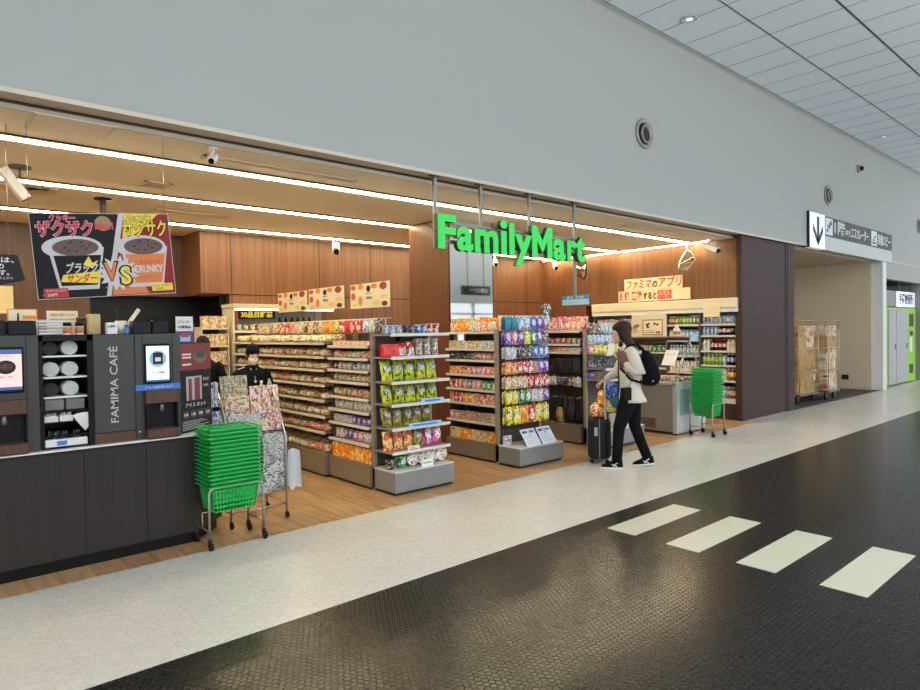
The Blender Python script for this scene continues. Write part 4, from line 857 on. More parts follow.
wp('mixed',[(206,110,90),(96,110,170),(226,196,110),(110,150,110),(236,228,220)],6)
wp('silver',[(176,176,182),(210,210,214),(120,118,130),(236,236,238)],5)
wp('noodle',[(232,228,218),(206,186,176),(196,70,80),(120,150,110),(60,50,50)],7,((240,232,220),.5,.5,.24,.24))
P=PK
clearp=mat('clear_film',S(226,214,190),.25)
teac=mat('tea_green',S(120,150,50),.15); water=mat('water_blue',S(150,176,196),.12); cola=mat('cola_dark',S(44,22,18),.12); amber=mat('amber_tea',S(150,92,40),.15); milk=mat('milk_white',S(232,226,212),.3)
capw=mat('cap_white',S(236,236,232),.4); capr=mat('cap_red',S(190,36,40),.4); capg=mat('cap_green',S(60,140,70),.4); capb=mat('cap_blue',S(50,80,160),.4)
R_=random.Random(11)
def ch(*o): return o[R_.randrange(len(o))]
def mk(n,kind,h,d,opts,run=1):
    out=[];i=0
    while len(out)<n:
        c,nm=opts[R_.randrange(len(opts))]
        for _ in range(R_.randint(1,run)):
            if len(out)<n: out.append((kind,h*R_.uniform(.93,1.05),d,nm,P[c] if isinstance(c,str) else c))
    return out
# --- bread rack (long aisle side of the first gondola)
f=Fr(3.50,8.92,0,-PI/2); zs=[1.50,1.345,1.195,1.03,.855,.675,.50]; brz=wood('tray_wood',S(112,84,58),S(136,104,74),'X',20,.5)
rack(f,'long bread rack on the aisle side of the first gondola',2.60,.46,1.6,.26,zs,.44,shm=brz,basem=mat('plinth_taupe',S(128,114,98),.45))
BR=[('bread_tan','tan bread pack'),('bread_brown','brown bread pack'),('bread_red','red-labelled bread pack'),('bread_green','greenish bread pack'),('bread_tan','tan bread pack')]
RN=['top','second','third','fourth','fifth','sixth','seventh','bottom']
for k,z in enumerate(zs+[.262]):
    n=15
    for rr,(yy,dz) in enumerate(((.12,0.0),(.29,.0))):
        row(f,.04,2.56,yy,z+.002,mk(n,'bread',.085+.02*rr,.15,BR,2),'bread_pack','bread',f"{'front' if rr==0 else 'back'} of {RN[k]} bread tray",'bread packs on the bread rack',jit=.25,gap=.97)
# --- near aisle side of the first gondola
f=Fr(3.55,6.305,0,-PI/2); zs=[1.467,1.337,1.21,1.085,.92,.78,.635,.455]
rack(f,'cake and bun rack nearest the entrance on the aisle side of the first gondola',.82,.40,1.62,.25,zs,.395,basem=MATS['plinth_taupe'])
ROWS=[[('peach','flat peach cake pack')],[('bread_tan','small tan bun pack'),('bread_red','small red bun pack')],[('white_pack','white cake pack'),('choco','dark cake pack')],[('bread_tan','round tan bun'),('cream','cream roll pack')],[('bread_brown','brown bun pack'),('bread_red','red bun pack')],[('white_pack','white dotted sweet pack')],[('purple','purple sweet pack'),('silver','silver sweet pack')],[('purple','purple sweet pack'),('pink','pink sweet pack'),('white_pack','white sweet pack')]]
HS=[.05,.075,.08,.08,.09,.10,.08,.11]; KD=['box','bread','bread','bread','bread','bag','box','bag']
for k,z in enumerate(zs): row(f,.03,.79,.07 if KD[k]!='bread' else .09,z+.002,mk(8,KD[k],HS[k],.04 if KD[k]!='bread' else .1,ROWS[k],3),'snack_pack','snack',f'on the {RN[k]} shelf beside the bread','packs on the cake and bun rack')
row(f,.03,.79,.09,.252,[('box',.155,.13,'orange carton',P['orange'])]*7,'orange_carton','box','at the foot of the bun rack','orange cartons on the bun rack',jit=.02,gap=.98)
# --- top deck of the first gondola
f=Fr(3.66,8.6,1.60,-PI/2)
t=thing('top_shelf','long wire top shelf crowning the bread and bun racks','shelf',f.o,f.rz); b=MB()
for k in range(7): b.tube([(0,.02+.06*k,.0),(3.1,.02+.06*k,.0)],.004,5,wire_m)
for k in range(32): b.tube([(.1*k,.02,-.004),(.1*k,.38,-.004)],.003,4,wire_m)
b.build('wire_deck',t)
b=MB(); 
for k in range(8): b.tube([(.05+.42*k,.2,0),(.05+.42*k,.2,.16)],.007,5,steel)
b.tube([(0,.2,.155),(3.1,.2,.155)],.006,5,steel).tube([(0,.02,.145),(3.1,.02,.145)],.006,5,cream); b.build('rail',t)
TOP=[('cream','cream'),('cream','cream'),('white_pack','white'),('mixed','mixed colour'),('cream','cream'),('red','red'),('red','red'),('red','red'),('bread_red','rust'),('cream','cream'),('white_pack','white'),('choco','brown'),('cream','cream'),('choco','brown'),('cream','cream'),('orange','orange'),('orange','orange'),('yellow','golden'),('red','red'),('redplain','deep red'),('red','red'),('red','red'),('ltblue','pale blue'),('silver','silver'),('dark','dark')]
row(f,.02,3.08,.08,.008,[('pouch',.145,.07,nm+' pouch',P[c]) for c,nm in TOP],'snack_pouch','snack','on the top wire shelf','pouches on the top wire shelf',tilt=-.12)
# bread posters on stands
def poster(loc,w,h,label,rz=-PI/2,roll=.0,parent=None):
    t=thing('bread_poster',label,'poster',loc,rz,'bread posters above the racks'); b=MB(); b.box(0,w,0,.006,0,h,cream)
    r=random.Random(5)
    for (x,z,rx,rzz,m_) in ((.08,.86,.07,.1,'a'),(.28,.88,.07,.13,'b'),(.62,.86,.08,.1,'b'),(.85,.84,.09,.15,'c'),(.08,.5,.06,.15,'a'),(.27,.3,.05,.2,'b'),(.86,.42,.1,.08,'d'),(.12,.15,.07,.08,'d'),(.68,.2,.09,.1,'d'),(.88,.14,.07,.1,'e')):
        b.disc(x*w,z*h,rx*w,rzz*h,-.002,0,BP[m_],18)
    b.disc(.48*w,.78*h,.05*w,.13*h,-.002,0,ink_m,18); b.text('Famima Bakery',.48*w,.58*h,.012,ink_m,width=.12); b.text('Bakery',.5*w,.36*h,.04,ink_m,width=.12)
    b.build('printed_card',t); MB().tube([(.15*w,.006,-.14),(.15*w,.006,.05)],.004,5,wire_m).build('support_rod',t); MB().tube([(.85*w,.006,-.14),(.85*w,.006,.05)],.004,5,wire_m).build('support_rod',t)
BP={'a':mat('bun_red',S(196,84,48),.6),'b':mat('bun_orange',S(214,128,64),.6),'c':mat('bun_dark',S(150,60,40),.6),'d':mat('bun_yellow',S(232,196,110),.6),'e':mat('bun_choc',S(80,50,40),.6)}
poster((3.98,8.42,1.905),.84,.265,'cream bread poster, leftmost of the three above the bread rack'); poster((3.98,7.52,1.905),.87,.27,'cream bread poster, middle of the three above the bread rack'); poster((3.98,6.50,1.885),.80,.28,'cream bread poster, rightmost of the three above the racks')
# --- end rack of the first gondola
f=Fr(3.58,5.087); zs=[1.587,1.358,1.112,.888,.652,.417]
rack(f,'grey end rack of crisps and noodle bowls at the front of the first gondola',.755,.41,1.60,.235,zs,.36,name='end_rack')
row(f,.01,.73,.19,1.59,[('cup',.085,.05,'pale blue cup',P['ltblue'],paper)]*3+[('cup',.08,.05,'dark cup',P['dark'],black_m)]*2+[('cup',.09,.05,'blue and white cup',P['blue'],paper)]*2+[('cup',.10,.05,'red cup',P['red'],paper)]*2,'drink_cup','cup','on top of the front end rack','cups on top of the end rack',jit=.3)
row(f,.0,.73,.20,1.36,[('box',.125,.05,'plain red box',P['redplain'])]*2+[('bag',.15,.06,'red and white bag',P['red'])]*2+[('cup',.17,.05,'white noodle cup',P['noodle'],paper)]*3,'red_pack','snack','on the second shelf of the end rack','packs on the second shelf of the end rack',tilt=-.12)
for z,rn,m_,nm,h in ((1.114,'third','chips_green','yellow-green crisp bag',.205),(.89,'fourth','chips_green','yellow-green crisp bag',.185),(.654,'fifth','chips_olive','olive crisp bag',.19)):
    row(f,-.01,.70 if rn!='fifth' else .62,.19,z,[('bag',h*1.04,.10,nm,P[m_])]*5,'crisp_bag','crisps',f'on the {rn} shelf of the end rack',f'crisp bags on the {rn} shelf of the end rack',tilt=-.22,jit=.12)
row(f,-.01,.74,.18,.419,[('bag',.195,.08,'red and yellow crisp bag',P['chips_redy'])]*3+[('bag',.19,.08,'rust snack bag',P['chips_olive'])]+[('bag',.205,.09,'pink rice cracker bag',P['chips_pink'])]*2,'crisp_bag','crisps','on the sixth shelf of the end rack','bags on the sixth shelf of the end rack',tilt=-.16,jit=.1)
row(f,.0,.75,.15,.237,[('cup',.10,.05,'dark noodle cup',P['dark'],black_m),('cup',.12,.05,'green noodle cup',P['green'],black_m),('bowl',.15,.07,'printed noodle bowl',P['noodle'],paper),('bowl',.15,.07,'printed noodle bowl',P['noodle'],paper),('bowl',.16,.07,'printed noodle bowl',P['noodle'],paper),('bowl',.165,.07,'printed noodle bowl',P['noodle'],paper)],'noodle_bowl','noodles','on the base of the end rack','noodle bowls on the end rack base',tilt=-.12)
for (x,z,l) in ((.36,.89,'blue price strip under the yellow-green crisp bags'),(.20,.655,'long blue price strip under the olive crisp bags')):
    w_=.30 if z>.8 else .42
    b=MB().box(0,w_,-.004,0,-.008,.034,skyb); b.box(.05,w_-.05,-.005,-.004,.002,.02,blue_m); b.build('price_strip',loc=(3.58+x,5.087+.036,z),label=l,cat='price strip')
b=MB().box(0,.15,-.004,0,-.012,.05,paper); b.box(.02,.13,-.005,-.004,.01,.02,red_m).box(.02,.10,-.005,-.004,.03,.036,red_m); b.build('price_card',loc=(3.76,5.12,.415),label='white price card at the red crisp bags on the end rack',cat='price card')
b=MB().box(0,.15,-.004,0,-.012,.06,paper); b.box(.02,.13,-.005,-.004,.02,.03,capg); b.build('price_card',loc=(3.93,5.12,.245),label='white price card in front of the noodle bowls',cat='price card')
# --- second gondola, aisle side
f=Fr(5.35,6.42,0,-PI/2); zs=[1.592,1.382,1.243,1.06,.876,.70,.475,.275]
rack(f,'sweets rack on the aisle side of the second gondola',.93,.38,1.60,.225,zs[:-1],.37,basem=MATS['plinth_taupe'])
RW=[[('orange','orange sweet pouch'),('peach','peach sweet pouch'),('white_pack','white sweet pouch')],[('dark','dark chocolate bag'),('silver','silver chocolate bag'),('cream','cream chocolate bag')],[('pink','pink chocolate bag'),('mixed','mixed chocolate bag'),('dark','dark chocolate bag')],[('red','red chocolate box'),('chips_redy','orange chocolate box'),('pink','pink chocolate box')],[('pink','pink biscuit box'),('blue','blue biscuit box'),('green','green biscuit box'),('red','red biscuit box')],[('bread_red','orange snack box'),('orange','orange biscuit box'),('red','red snack box')],[('pink','pink gum tub'),('mixed','mixed gum tub'),('green','green gum tub'),('cream','cream gum tub')],[('orange','orange snack carton'),('cream','cream snack carton'),('purple','purple snack carton')]]
HH=[.14,.10,.095,.10,.11,.12,.11,.13]; KK=['pouch','box','bag','box','box','box','box','box']
for k,z in enumerate(zs[:-1]+[.226]):
    row(f,.03,.90,.07,z+.002,mk(10,KK[k],HH[k],.06,RW[k],3),'sweet_pack','sweets',f'on the {RN[k]} shelf of the sweets rack','packs on the sweets rack')
row(f,.03,.90,.22,1.594,mk(9,'box',.185,.05,[('peach','peach gift box'),('cream','cream gift box'),('orange','orange gift box')],2),'gift_box','box','behind the pouches topping the sweets rack','gift boxes on top of the sweets rack')
t=thing('header_board','long cream header board with dark writing over the second gondola','board',(5.55,5.62,1.605)); MB().box(0,.95,0,.01,.10,.19,cream).build('board',t); 
b=MB(); b.text('人気のお菓子がいっぱい',.5,.125,.035,ink_m,width=.7); b.build('lettering',t); MB().tube([(.1,.005,0),(.1,.005,.1)],.004,5,wire_m).build('rod',t); MB().tube([(.85,.005,0),(.85,.005,.1)],.004,5,wire_m).build('rod',t)
# --- hook rack at the end of the second gondola
def hookrack(f,label,W,rows,nm,grp,where,base=.235,H=1.62):
    t=rack(f,label,W,.40,H,base,[],.1,name='hook_rack')
    g=MB()
    for k in range(int(W/.05)): g.tube([(.03+.05*k,.375,base),(.03+.05*k,.375,H-.02)],.0025,4,dark_m)
    for k in range(24): g.tube([(.02,.372,base+.06*k),(W-.02,.372,base+.06*k)],.0025,4,dark_m)
    g.build('wire_grid',t)
    for ri,(zt,h,specs,rn) in enumerate(rows):
        n=len(specs); stp=(W-.08)/n; hk=MB()
        for i in range(n): x=.02+(W+.01)/n*(i+.5); MB_=hk.tube([(x,.38,zt+.01),(x,.20,zt+.004),(x,.185,zt+.014)],.0025,4,steel)
        hk.build('hook_row',t)
        row(f,.02,W+.03,.24,zt,[('hang',h,.03,sp[1],P[sp[0]]) for sp in specs],'hanging_pack',nm,f'on the {rn} hooks {where}',grp,hang=True,gap=.93,jit=.1)
        row(f,.03,W+.03,.31,zt,[('hang',h*.98,.03,sp[1].replace(' hanging','')+' behind',P[sp[0]]) for sp in specs],'hanging_pack',nm,f'on the {rn} hooks {where}',grp,hang=True,gap=.93,jit=.08)
    return t
def sq(s): 
    out=[]
    for part in s.split(','):
        c,n,nm=part.split('*'); out+=[(c,nm+' hanging pack')]*int(n)
    return out
f=Fr(5.34,5.09)
hookrack(f,'hook rack of hanging sweets at the front of the second gondola',.77,[
 (1.775,.165,sq('teal*2*teal,ltblue*2*pale blue,blue*1*blue,purple*2*purple'),'top'),
 (1.60,.165,sq('purple*1*purple,pink*1*pink,purple*1*lilac,yellow*1*yellow,green*1*green,purple*1*violet,dark*1*dark'),'second'),
 (1.415,.155,sq('silver*2*silver,dark*3*black,blue*3*blue'),'third'),
 (1.235,.155,sq('chips_redy*2*orange,red*3*red,mixed*1*mixed,purple*2*purple'),'fourth'),
 (1.055,.15,sq('cream*4*cream,red*4*red and white'),'fifth'),
 (.885,.16,sq('yellow*2*yellow,green*2*green,white_pack*2*white,purple*1*purple'),'sixth'),
 (.70,.225,sq('yellow*2*yellow,orange*1*yellow-orange,red*1*pink and red,yellow*2*large yellow'),'lowest')],'sweets','hanging packs on the second gondola','of the near rack')
for k,(x,nm) in enumerate(((.17,'left'),(.45,'right'))):
    b=MB(); b.box(0,.245,0,.006,0,.22,mat('placard_white',S(214,220,234),.4)); b.text('無料ご案内',.12,.165,.028,ink_m,width=.2,bold=.02)
    for q in range(4): b.box(.03,.21-.02*(q%2),-.001,0,.03+.03*q,.036+.03*q,lgrey)
    b.box(.12,.14,-.0015,0,.135,.15,ink_m)
    o=b.build('placard',loc=(5.34+x,5.125,.237),label=f'white placard leaning on the low grey base, {nm} of two',cat='placard'); o.rotation_euler=(-.62,0,0)
b=MB(); b.bbox(0,.13,0,.03,0,.11,.004,P['silver']); b.build('tag_box',loc=(5.36,5.36,.237),label='small grey box at the back left of the low grey base',cat='box')
# --- third gondola, aisle side
f=Fr(7.05,6.95,0,-PI/2); zs=[1.585,1.40,1.285]
t=rack(f,'dark sundries rack on the aisle side of the third gondola',1.40,.38,1.60,.265,zs,.37,basem=MATS['plinth_taupe'])
row(f,.03,1.37,.08,1.587,mk(13,'pouch',.15,.06,[('pink','pink pouch'),('peach','peach pouch'),('peach','peach pouch')],3),'sundry_pouch','pouch','along the top of the sundries rack','pouches on the sundries rack')
row(f,.03,1.37,.22,1.587,mk(10,'box',.20,.05,[('pink','pink carton'),('peach','peach carton')],3),'pink_carton','box','behind the pouches topping the sundries rack','cartons on top of the sundries rack')
row(f,.03,1.37,.10,1.402,mk(14,'can',.085,.05,[('cream','cream tin'),('choco','brown tin'),('red','red tin')],3),'small_tin','tin','on the second shelf of the sundries rack','tins on the sundries rack')
row(f,.03,1.37,.08,1.287,mk(12,'box',.07,.05,[('peach','peach box'),('white_pack','white box'),('chips_redy','orange box')],3),'small_box','box','on the third shelf of the sundries rack','boxes on the sundries rack')
row(f,.05,1.36,.07,1.235,[('hang',.26,.04,'folded dark garment pack',P['jacket'])]*8,'garment_pack','clothing','hanging at eye level on the sundries rack','garment packs on the sundries rack',hang=True)
row(f,.03,1.37,.07,.95,mk(12,'hang',.15,.05,[('silver','silver pack'),('choco','brown pack'),('dark','dark pack')],2),'sock_pack','socks','hanging midway on the sundries rack','sock packs on the sundries rack',hang=True)
row(f,.5,1.37,.10,.72,[('hang',.42,.05,'dark umbrella pack',P['jacket'])]*6,'umbrella_pack','umbrella','hanging low on the sundries rack','umbrella packs on the sundries rack',hang=True)
b=MB(); b.loft([(0,0,0,.06,.05),(0,0,.15,.065,.055),(0,0,.22,.05,.04)],10,kraft,p=3); b.build('paper_sack',loc=(7.14,5.98,.268),label='brown paper sack at the foot of the sundries rack',cat='sack')
# --- third gondola end rack
f=Fr(7.05,5.10)
t=rack(f,'end rack of toys, books and hanging packs behind the woman',.86,.40,1.60,.245,[1.27,1.07,.92],.36,name='end_rack')
row(f,.02,.85,.33,1.70,mk(9,'hang',.15,.04,[('purple','purple hanging pack'),('choco','dark red hanging pack'),('silver','silver hanging pack')],3),'hanging_pack','sweets','on the top hooks behind the woman','top hanging packs on the far end rack',hang=True)
row(f,.02,.85,.33,1.54,mk(9,'hang',.15,.04,[('silver','silver-lilac hanging pack'),('ltblue','pale hanging pack')],4),'hanging_pack','sweets','on the second hooks behind the woman','second hanging packs on the far end rack',hang=True)
row(f,.02,.84,.33,1.272,mk(8,'box',.11,.05,[('chips_green','lime green box'),('yellow','yellow box'),('pink','pink box')],4),'toiletry_box','box','on the first shelf behind the woman','boxes on the far end rack')
row(f,.02,.84,.33,1.072,mk(7,'mag',.165,.03,[('dark','dark book'),('dark','dark book'),('pink','pink and white book')],3),'book','book','on the second shelf behind the woman','books on the far end rack')
row(f,.02,.84,.33,.922,mk(7,'box',.10,.05,[('purple','purple box'),('mixed','mixed colour box')],3),'toy_box','box','on the third shelf behind the woman','boxes low on the far end rack')
g=MB()
for k in range(17): g.tube([(.03+.05*k,.37,.25),(.03+.05*k,.37,.9)],.003,4,steel_d)
for k in range(12): g.tube([(.02,.368,.28+.05*k),(.84,.368,.28+.05*k)],.003,4,steel_d)
g.build('wire_grid',t)
b=MB(); b.bbox(0,.42,0,.22,0,.17,.008,paper); b.box(.0,.42,-.002,0,.09,.13,red_m).box(0,.42,-.002,0,.05,.055,blue_m); b.build('ice_box',loc=(7.42,5.13,.247),label='white and red box on the low base right of the suitcase',cat='box')
# blue card sign and dark bottles on top of third gondola
t=thing('blue_card_sign','pale blue card sign above the third gondola right of the shop sign','sign',(7.30,6.06,1.74),-PI/2); b=MB(); b.box(0,.48,0,.006,.22,.36,skyb).box(0,.48,-.001,0,.30,.36,mat('cyan_card',S(40,140,200),.5)); b.text('おすすめ',.24,.31,.035,white_pl,y=-.001,width=.3); b.build('printed_card',t); MB().tube([(.1,.008,-.14),(.1,.008,.3)],.004,5,wire_m).build('rod',t)
b=MB(); b.bbox(0,.16,0,.05,0,.24,.004,P['dark']); b.build('dark_display_box',loc=(7.0,6.15,1.745),label='dark boxed display standing left of the blue card sign',cat='box')
# ------------------------------------------------------------------ freezer island
t=thing('ice_cream_freezer','grey glass-topped freezer island with an overhead shelf behind the woman','freezer',(8.68,5.05,0))
FW,FD=.86,1.75; fgrey=mat('freezer_grey',S(148,142,134),.35,.3); ftrim=mat('freezer_trim',S(190,196,196),.3,.3); fgl=mat('freezer_teal',S(128,158,148),.35)
MB().box(0,FW,0,FD,.04,.74,fgrey).build('cabinet',t); MB().box(.03,FW-.03,.03,FD-.03,0,.04,black_m).build('foot',t)
MB().box(-.004,.02,-.006,FD,.0,.04,dark_m).box(-.005,.05,-.012,.05,.02,.77,ftrim).build('corner_trim',t); MB().box(.05,FW,-.01,.0,.02,.74,ftrim).box(.1,FW-.05,-.012,-.009,.28,.68,fgl).build('front_panel',t)
b=MB(); b.box(-.006,.0,.35,1.2,.08,.22,dark_m)
for k in range(7): b.box(-.010,-.006,.35,1.2,.085+.02*k,.093+.02*k,fgrey)
b.build('vent_grille',t)
b=MB(); b.bbox(-.02,FW+.02,-.02,.06,.74,.79,.008,ftrim).bbox(-.02,.06,0,FD,.74,.79,.008,ftrim).bbox(FW-.04,FW+.02,0,FD,.74,.79,.008,ftrim).bbox(-.02,FW+.02,FD-.06,FD,.74,.79,.008,ftrim); b.build('rim',t)
MB().box(.06,FW-.04,.06,FD-.06,.70,.742,mat('ice_tub',S(214,226,232),.4)).build('tub',t)
b=MB(); b.box(.40,.46,0.0,FD,1.41,1.46,steel_d).box(.28,.60,.0,FD,1.455,1.475,rackm); b.build('overhead_shelf',t)
for y in (.02,FD-.02):
    MB().tube([(.43,y,1.41),(.02,y,.79)],.012,6,steel).tube([(.43,y,1.41),(FW-.0,y,.79)],.012,6,steel).build('a_frame',t)
MB().add([(.02,.04,.80),(.02,FD-.04,.80),(.40,FD-.04,1.38),(.40,.04,1.38)],[(0,1,2,3)],glass_m).add([(.026,.04,.798),(.026,FD-.04,.798),(.406,FD-.04,1.378),(.406,.04,1.378)],[(3,2,1,0)],glass_m).build('glass_lid',t)
b=MB(); b.box(.41,.6,-.02,-.0,1.42,1.52,skyb); b.build('blue_tag',t); b=MB(); T=Matrix.Translation((.16,.33,1.03))@Matrix.Rotation(-PI/2,4,'Z')@Matrix.Rotation(-.57,4,'X'); b.box(0,.22,-.01,-.004,0,.27,paper,T=T); b.text('アイス',.11,.17,.04,lgrey,y=-.01,T=T); b.build('price_notice',t)
fz=Fr(8.68,6.70,0,-PI/2)
for k,(x_) in enumerate((.16,.34,.52,.68)): row(fz,.1,1.6,x_,.744,mk(9,'bag',.11,.1,[('bread_red','red and cream ice cream pack'),('pink','pink ice cream pack'),('cream','cream ice cream pack'),('choco','brown ice cream pack')],2),'ice_cream_pack','ice cream',f'in the {("nearest","second","third","far")[k]} freezer row','ice cream packs in the freezer',tilt=-.5,gap=.9)
# mid rack behind the lid
t=thing('picture_board','cream board with a framed dessert picture standing on the freezer shelf','board',(8.98,6.0,1.476),-PI/2); b=MB(); b.bbox(0,.62,0,.02,0,.36,.004,cream); b.box(.2,.56,-.002,0,.02,.27,mat('frame_brown',S(140,96,70),.5)).box(.215,.545,-.003,-.002,.035,.255,paper_c)
for (x,z) in ((.28,.18),(.31,.2),(.42,.2),(.47,.19),(.3,.15)): b.disc(x,z,.022,.018,-.005,-.003,chocd,12)
b.box(.44,.52,-.004,-.003,.05,.08,red_m).box(.235,.42,-.004,-.003,.06,.068,chocd).box(.24,.4,-.004,-.003,.09,.096,chocd).box(.02,.14,-.001,0,.05,.2,P['cream']); b.build('printed_board',t)
t=thing('sauce_bottle','orange labelled squat bottle beside the dessert picture board','bottle',(9.1,5.27,1.476)); MB().lathe([(.05,0),(.055,.02),(.055,.1),(.03,.14),(.028,.16)],14,cream).lathe([(.0555,.03),(.0555,.08)],14,jar).build('bottle_body',t); MB().lathe([(.03,.155),(.03,.18)],12,white_pl).build('cap',t)
# ------------------------------------------------------------------ wall drinks cooler
t=thing('drinks_cooler','open wall drinks cooler with a cream canopy along the right wall','cooler',(XR,8.1,0),-PI/2); CW=3.04
MB().box(0,CW,0.02,.5,0,.30,brown_w).box(0,CW,.0,.03,.28,.335,rail_m).build('base',t); MB().box(0,CW,.58,.62,.3,2.1,mat('cooler_back',S(120,124,126),.5)).build('back_panel',t)
MB().bbox(0,CW,-.08,.6,1.94,2.11,.01,cream).box(.0,CW,-.06,-.0,1.87,1.94,white_pl).build('canopy',t)
tube_m=mat('cooler_lamp',(1,.9,.74,1),.4,em=2,emcol=(1,.88,.7,1)); MB().box(.03,CW-.05,.02,.045,1.905,1.925,tube_m).build('lamp_tube',t)
for x in (0,1.64,2.30,CW-.03): MB().box(x,x+.03,0.0,.58,.3,1.95,white_pl if x>2.5 else steel_d).build('divider',t)
cz=[1.665,1.465,1.195,.94,.675,.36]
for k,z in enumerate(cz): s=MB().box(2.33,3.01,.03,.56,z-.02,z,white_pl).build('shelf',t); MB().box(2.33,3.01,.015,.03,z-.03,z+.004,rail_m).build('price_rail',s)
for k,z in enumerate((1.665,1.385,1.1,.8,.5)): s=MB().box(1.67,2.30,.03,.56,z-.02,z,white_pl).build('shelf',t); MB().box(1.67,2.30,.015,.03,z-.03,z+.004,rail_m).build('price_rail',s)
for k,z in enumerate((1.665,1.42,1.15,.85,.5)): s=MB().box(.03,1.64,.03,.56,z-.02,z,white_pl).build('shelf',t)
f=Fr(XR,8.1,0,-PI/2)
def bt_(n,h,lab,nm,liq,cp): return [('bottle',h,.06,nm,P[lab] if isinstance(lab,str) else lab,liq,cp)]*n
dr=[bt_(2,.165,'purple','purple bottle',water,capw)+bt_(7,.16,'silver','silver bottle',water,capb),bt_(4,.17,'blue','blue bottle',water,capb)+bt_(3,.17,'red','red cola bottle',cola,capr)+bt_(2,.17,'dark','dark bottle',cola,capr),
    bt_(2,.2,'white_pack','white bottle',milk,capw)+bt_(4,.2,'red','red cola bottle',cola,capr)+bt_(3,.2,'peach','pink bottle',milk,capw),bt_(5,.2,'chips_green','green tea bottle',teac,capw)+bt_(1,.2,'ltblue','pale bottle',water,capb)+bt_(3,.2,'blue','dark blue bottle',cola,capw),
    bt_(3,.21,'white_pack','white milk bottle',milk,capw)+bt_(3,.21,'white_pack','clear-labelled milk bottle',milk,capw)+bt_(3,.21,'orange','orange bottle',amber,capw),bt_(6,.2,'ltblue','clear water bottle',water,capw)+bt_(3,.2,'cream','amber tea bottle',amber,capw)]
for k,(z,sp) in enumerate(zip(cz,dr)):
    row(f,2.34,3.0,.075,z+.002,sp,'drink_bottle','bottle',f'on {RN[k]} shelf, right cooler bay','bottles in the right cooler bay')
    row(f,2.34,3.0,.155,z+.002,[(s_[0],s_[1],s_[2],s_[3]+' behind')+tuple(s_[4:]) for s_ in sp],'drink_bottle','bottle',f'on {RN[k]} shelf, right cooler bay','bottles in the right cooler bay')
dl=[bt_(2,.15,'bread_red','amber bottle',amber,capw)+bt_(4,.16,'chips_green','green tea bottle',teac,capg)+bt_(3,.16,'green','green bottle',teac,capw),bt_(9,.2,'ltblue','clear water bottle',water,capb),bt_(9,.19,'silver','silver bottle',water,capw),bt_(9,.2,'white_pack','white bottle',milk,capw),bt_(9,.2,'cream','tea bottle',amber,capw)]
for k,(z,sp) in enumerate(zip((1.665,1.385,1.1,.8,.5),dl)):
    row(f,1.68,2.29,.075,z+.002,sp,'drink_bottle','bottle',f'on {RN[k]} shelf, middle cooler bay','bottles in the middle cooler bay')
    row(f,1.68,2.29,.155,z+.002,[(s_[0],s_[1],s_[2],s_[3]+' behind')+tuple(s_[4:]) for s_ in sp],'drink_bottle','bottle',f'on {RN[k]} shelf, middle cooler bay','bottles in the middle cooler bay')
for k,z in enumerate((1.665,1.42,1.15)): row(f,.05,1.62,.08,z+.002,mk(16,'cup',.13,.06,[('white_pack','white chilled cup'),('pink','pink chilled cup'),('green','green chilled cup')],3),'chilled_cup','cup',f'on the {RN[k]} shelf of the left cooler bay','chilled cups in the left cooler bay')
b=MB(); b.box(0,.30,0,.004,0,.25,paper_c)
for k in range(4): b.box(.04,.25-.03*(k%2),-.001,0,.06+.04*k,.066+.04*k,edge_m)
b.build('cream_notice',loc=(XR-.09,5.66,1.79),rz=-PI/2,label='cream paper notice taped to the cooler canopy',cat='notice')
# app banners
def banner(y0,z0,w,h,label,fn,roll=.0):
    b=MB(); b.box(0,w,0,.008,0,h,paper_c); fn(b,w,h); o=b.build('campaign_banner',loc=(XR-.03,y0,z0),rz=-PI/2,label=label,cat='banner'); return o
rb=mat('banner_red_ink',S(214,66,52),.5)
def f1(b,w,h): b.text('ファミマ',w*.255,h*.2,h*.62,rb,bold=.025,width=w*.44,shear=.1); b.text('の',w*.54,h*.2,h*.5,ink_m,bold=.03,width=w*.09,shear=.1); b.text('アプリ',w*.79,h*.2,h*.68,rb,bold=.025,width=w*.38,shear=.1)
def f2(b,w,h): b.text('新規',w*.09,h*.2,h*.62,rb,bold=.04,width=w*.15); b.text('登録',w*.27,h*.2,h*.62,rb,bold=.04,width=w*.16); b.text('すると',w*.46,h*.22,h*.5,ink_m,bold=.035,width=w*.19); b.box(w*.57,w*.76,-.002,0,h*.52,h*.9,rb).box(w*.57,w*.76,-.002,0,h*.12,h*.48,rb); b.text('お得な',w*.665,h*.58,h*.24,paper_c,y=-.002,width=w*.15); b.text('クーポン',w*.665,h*.2,h*.22,paper_c,y=-.002,width=w*.15)
banner(7.33,2.345,1.24,.225,'upper cream banner in red characters above the drinks cooler',f1); banner(7.47,2.13,1.53,.21,'lower cream banner in red and black characters above the drinks cooler',f2)
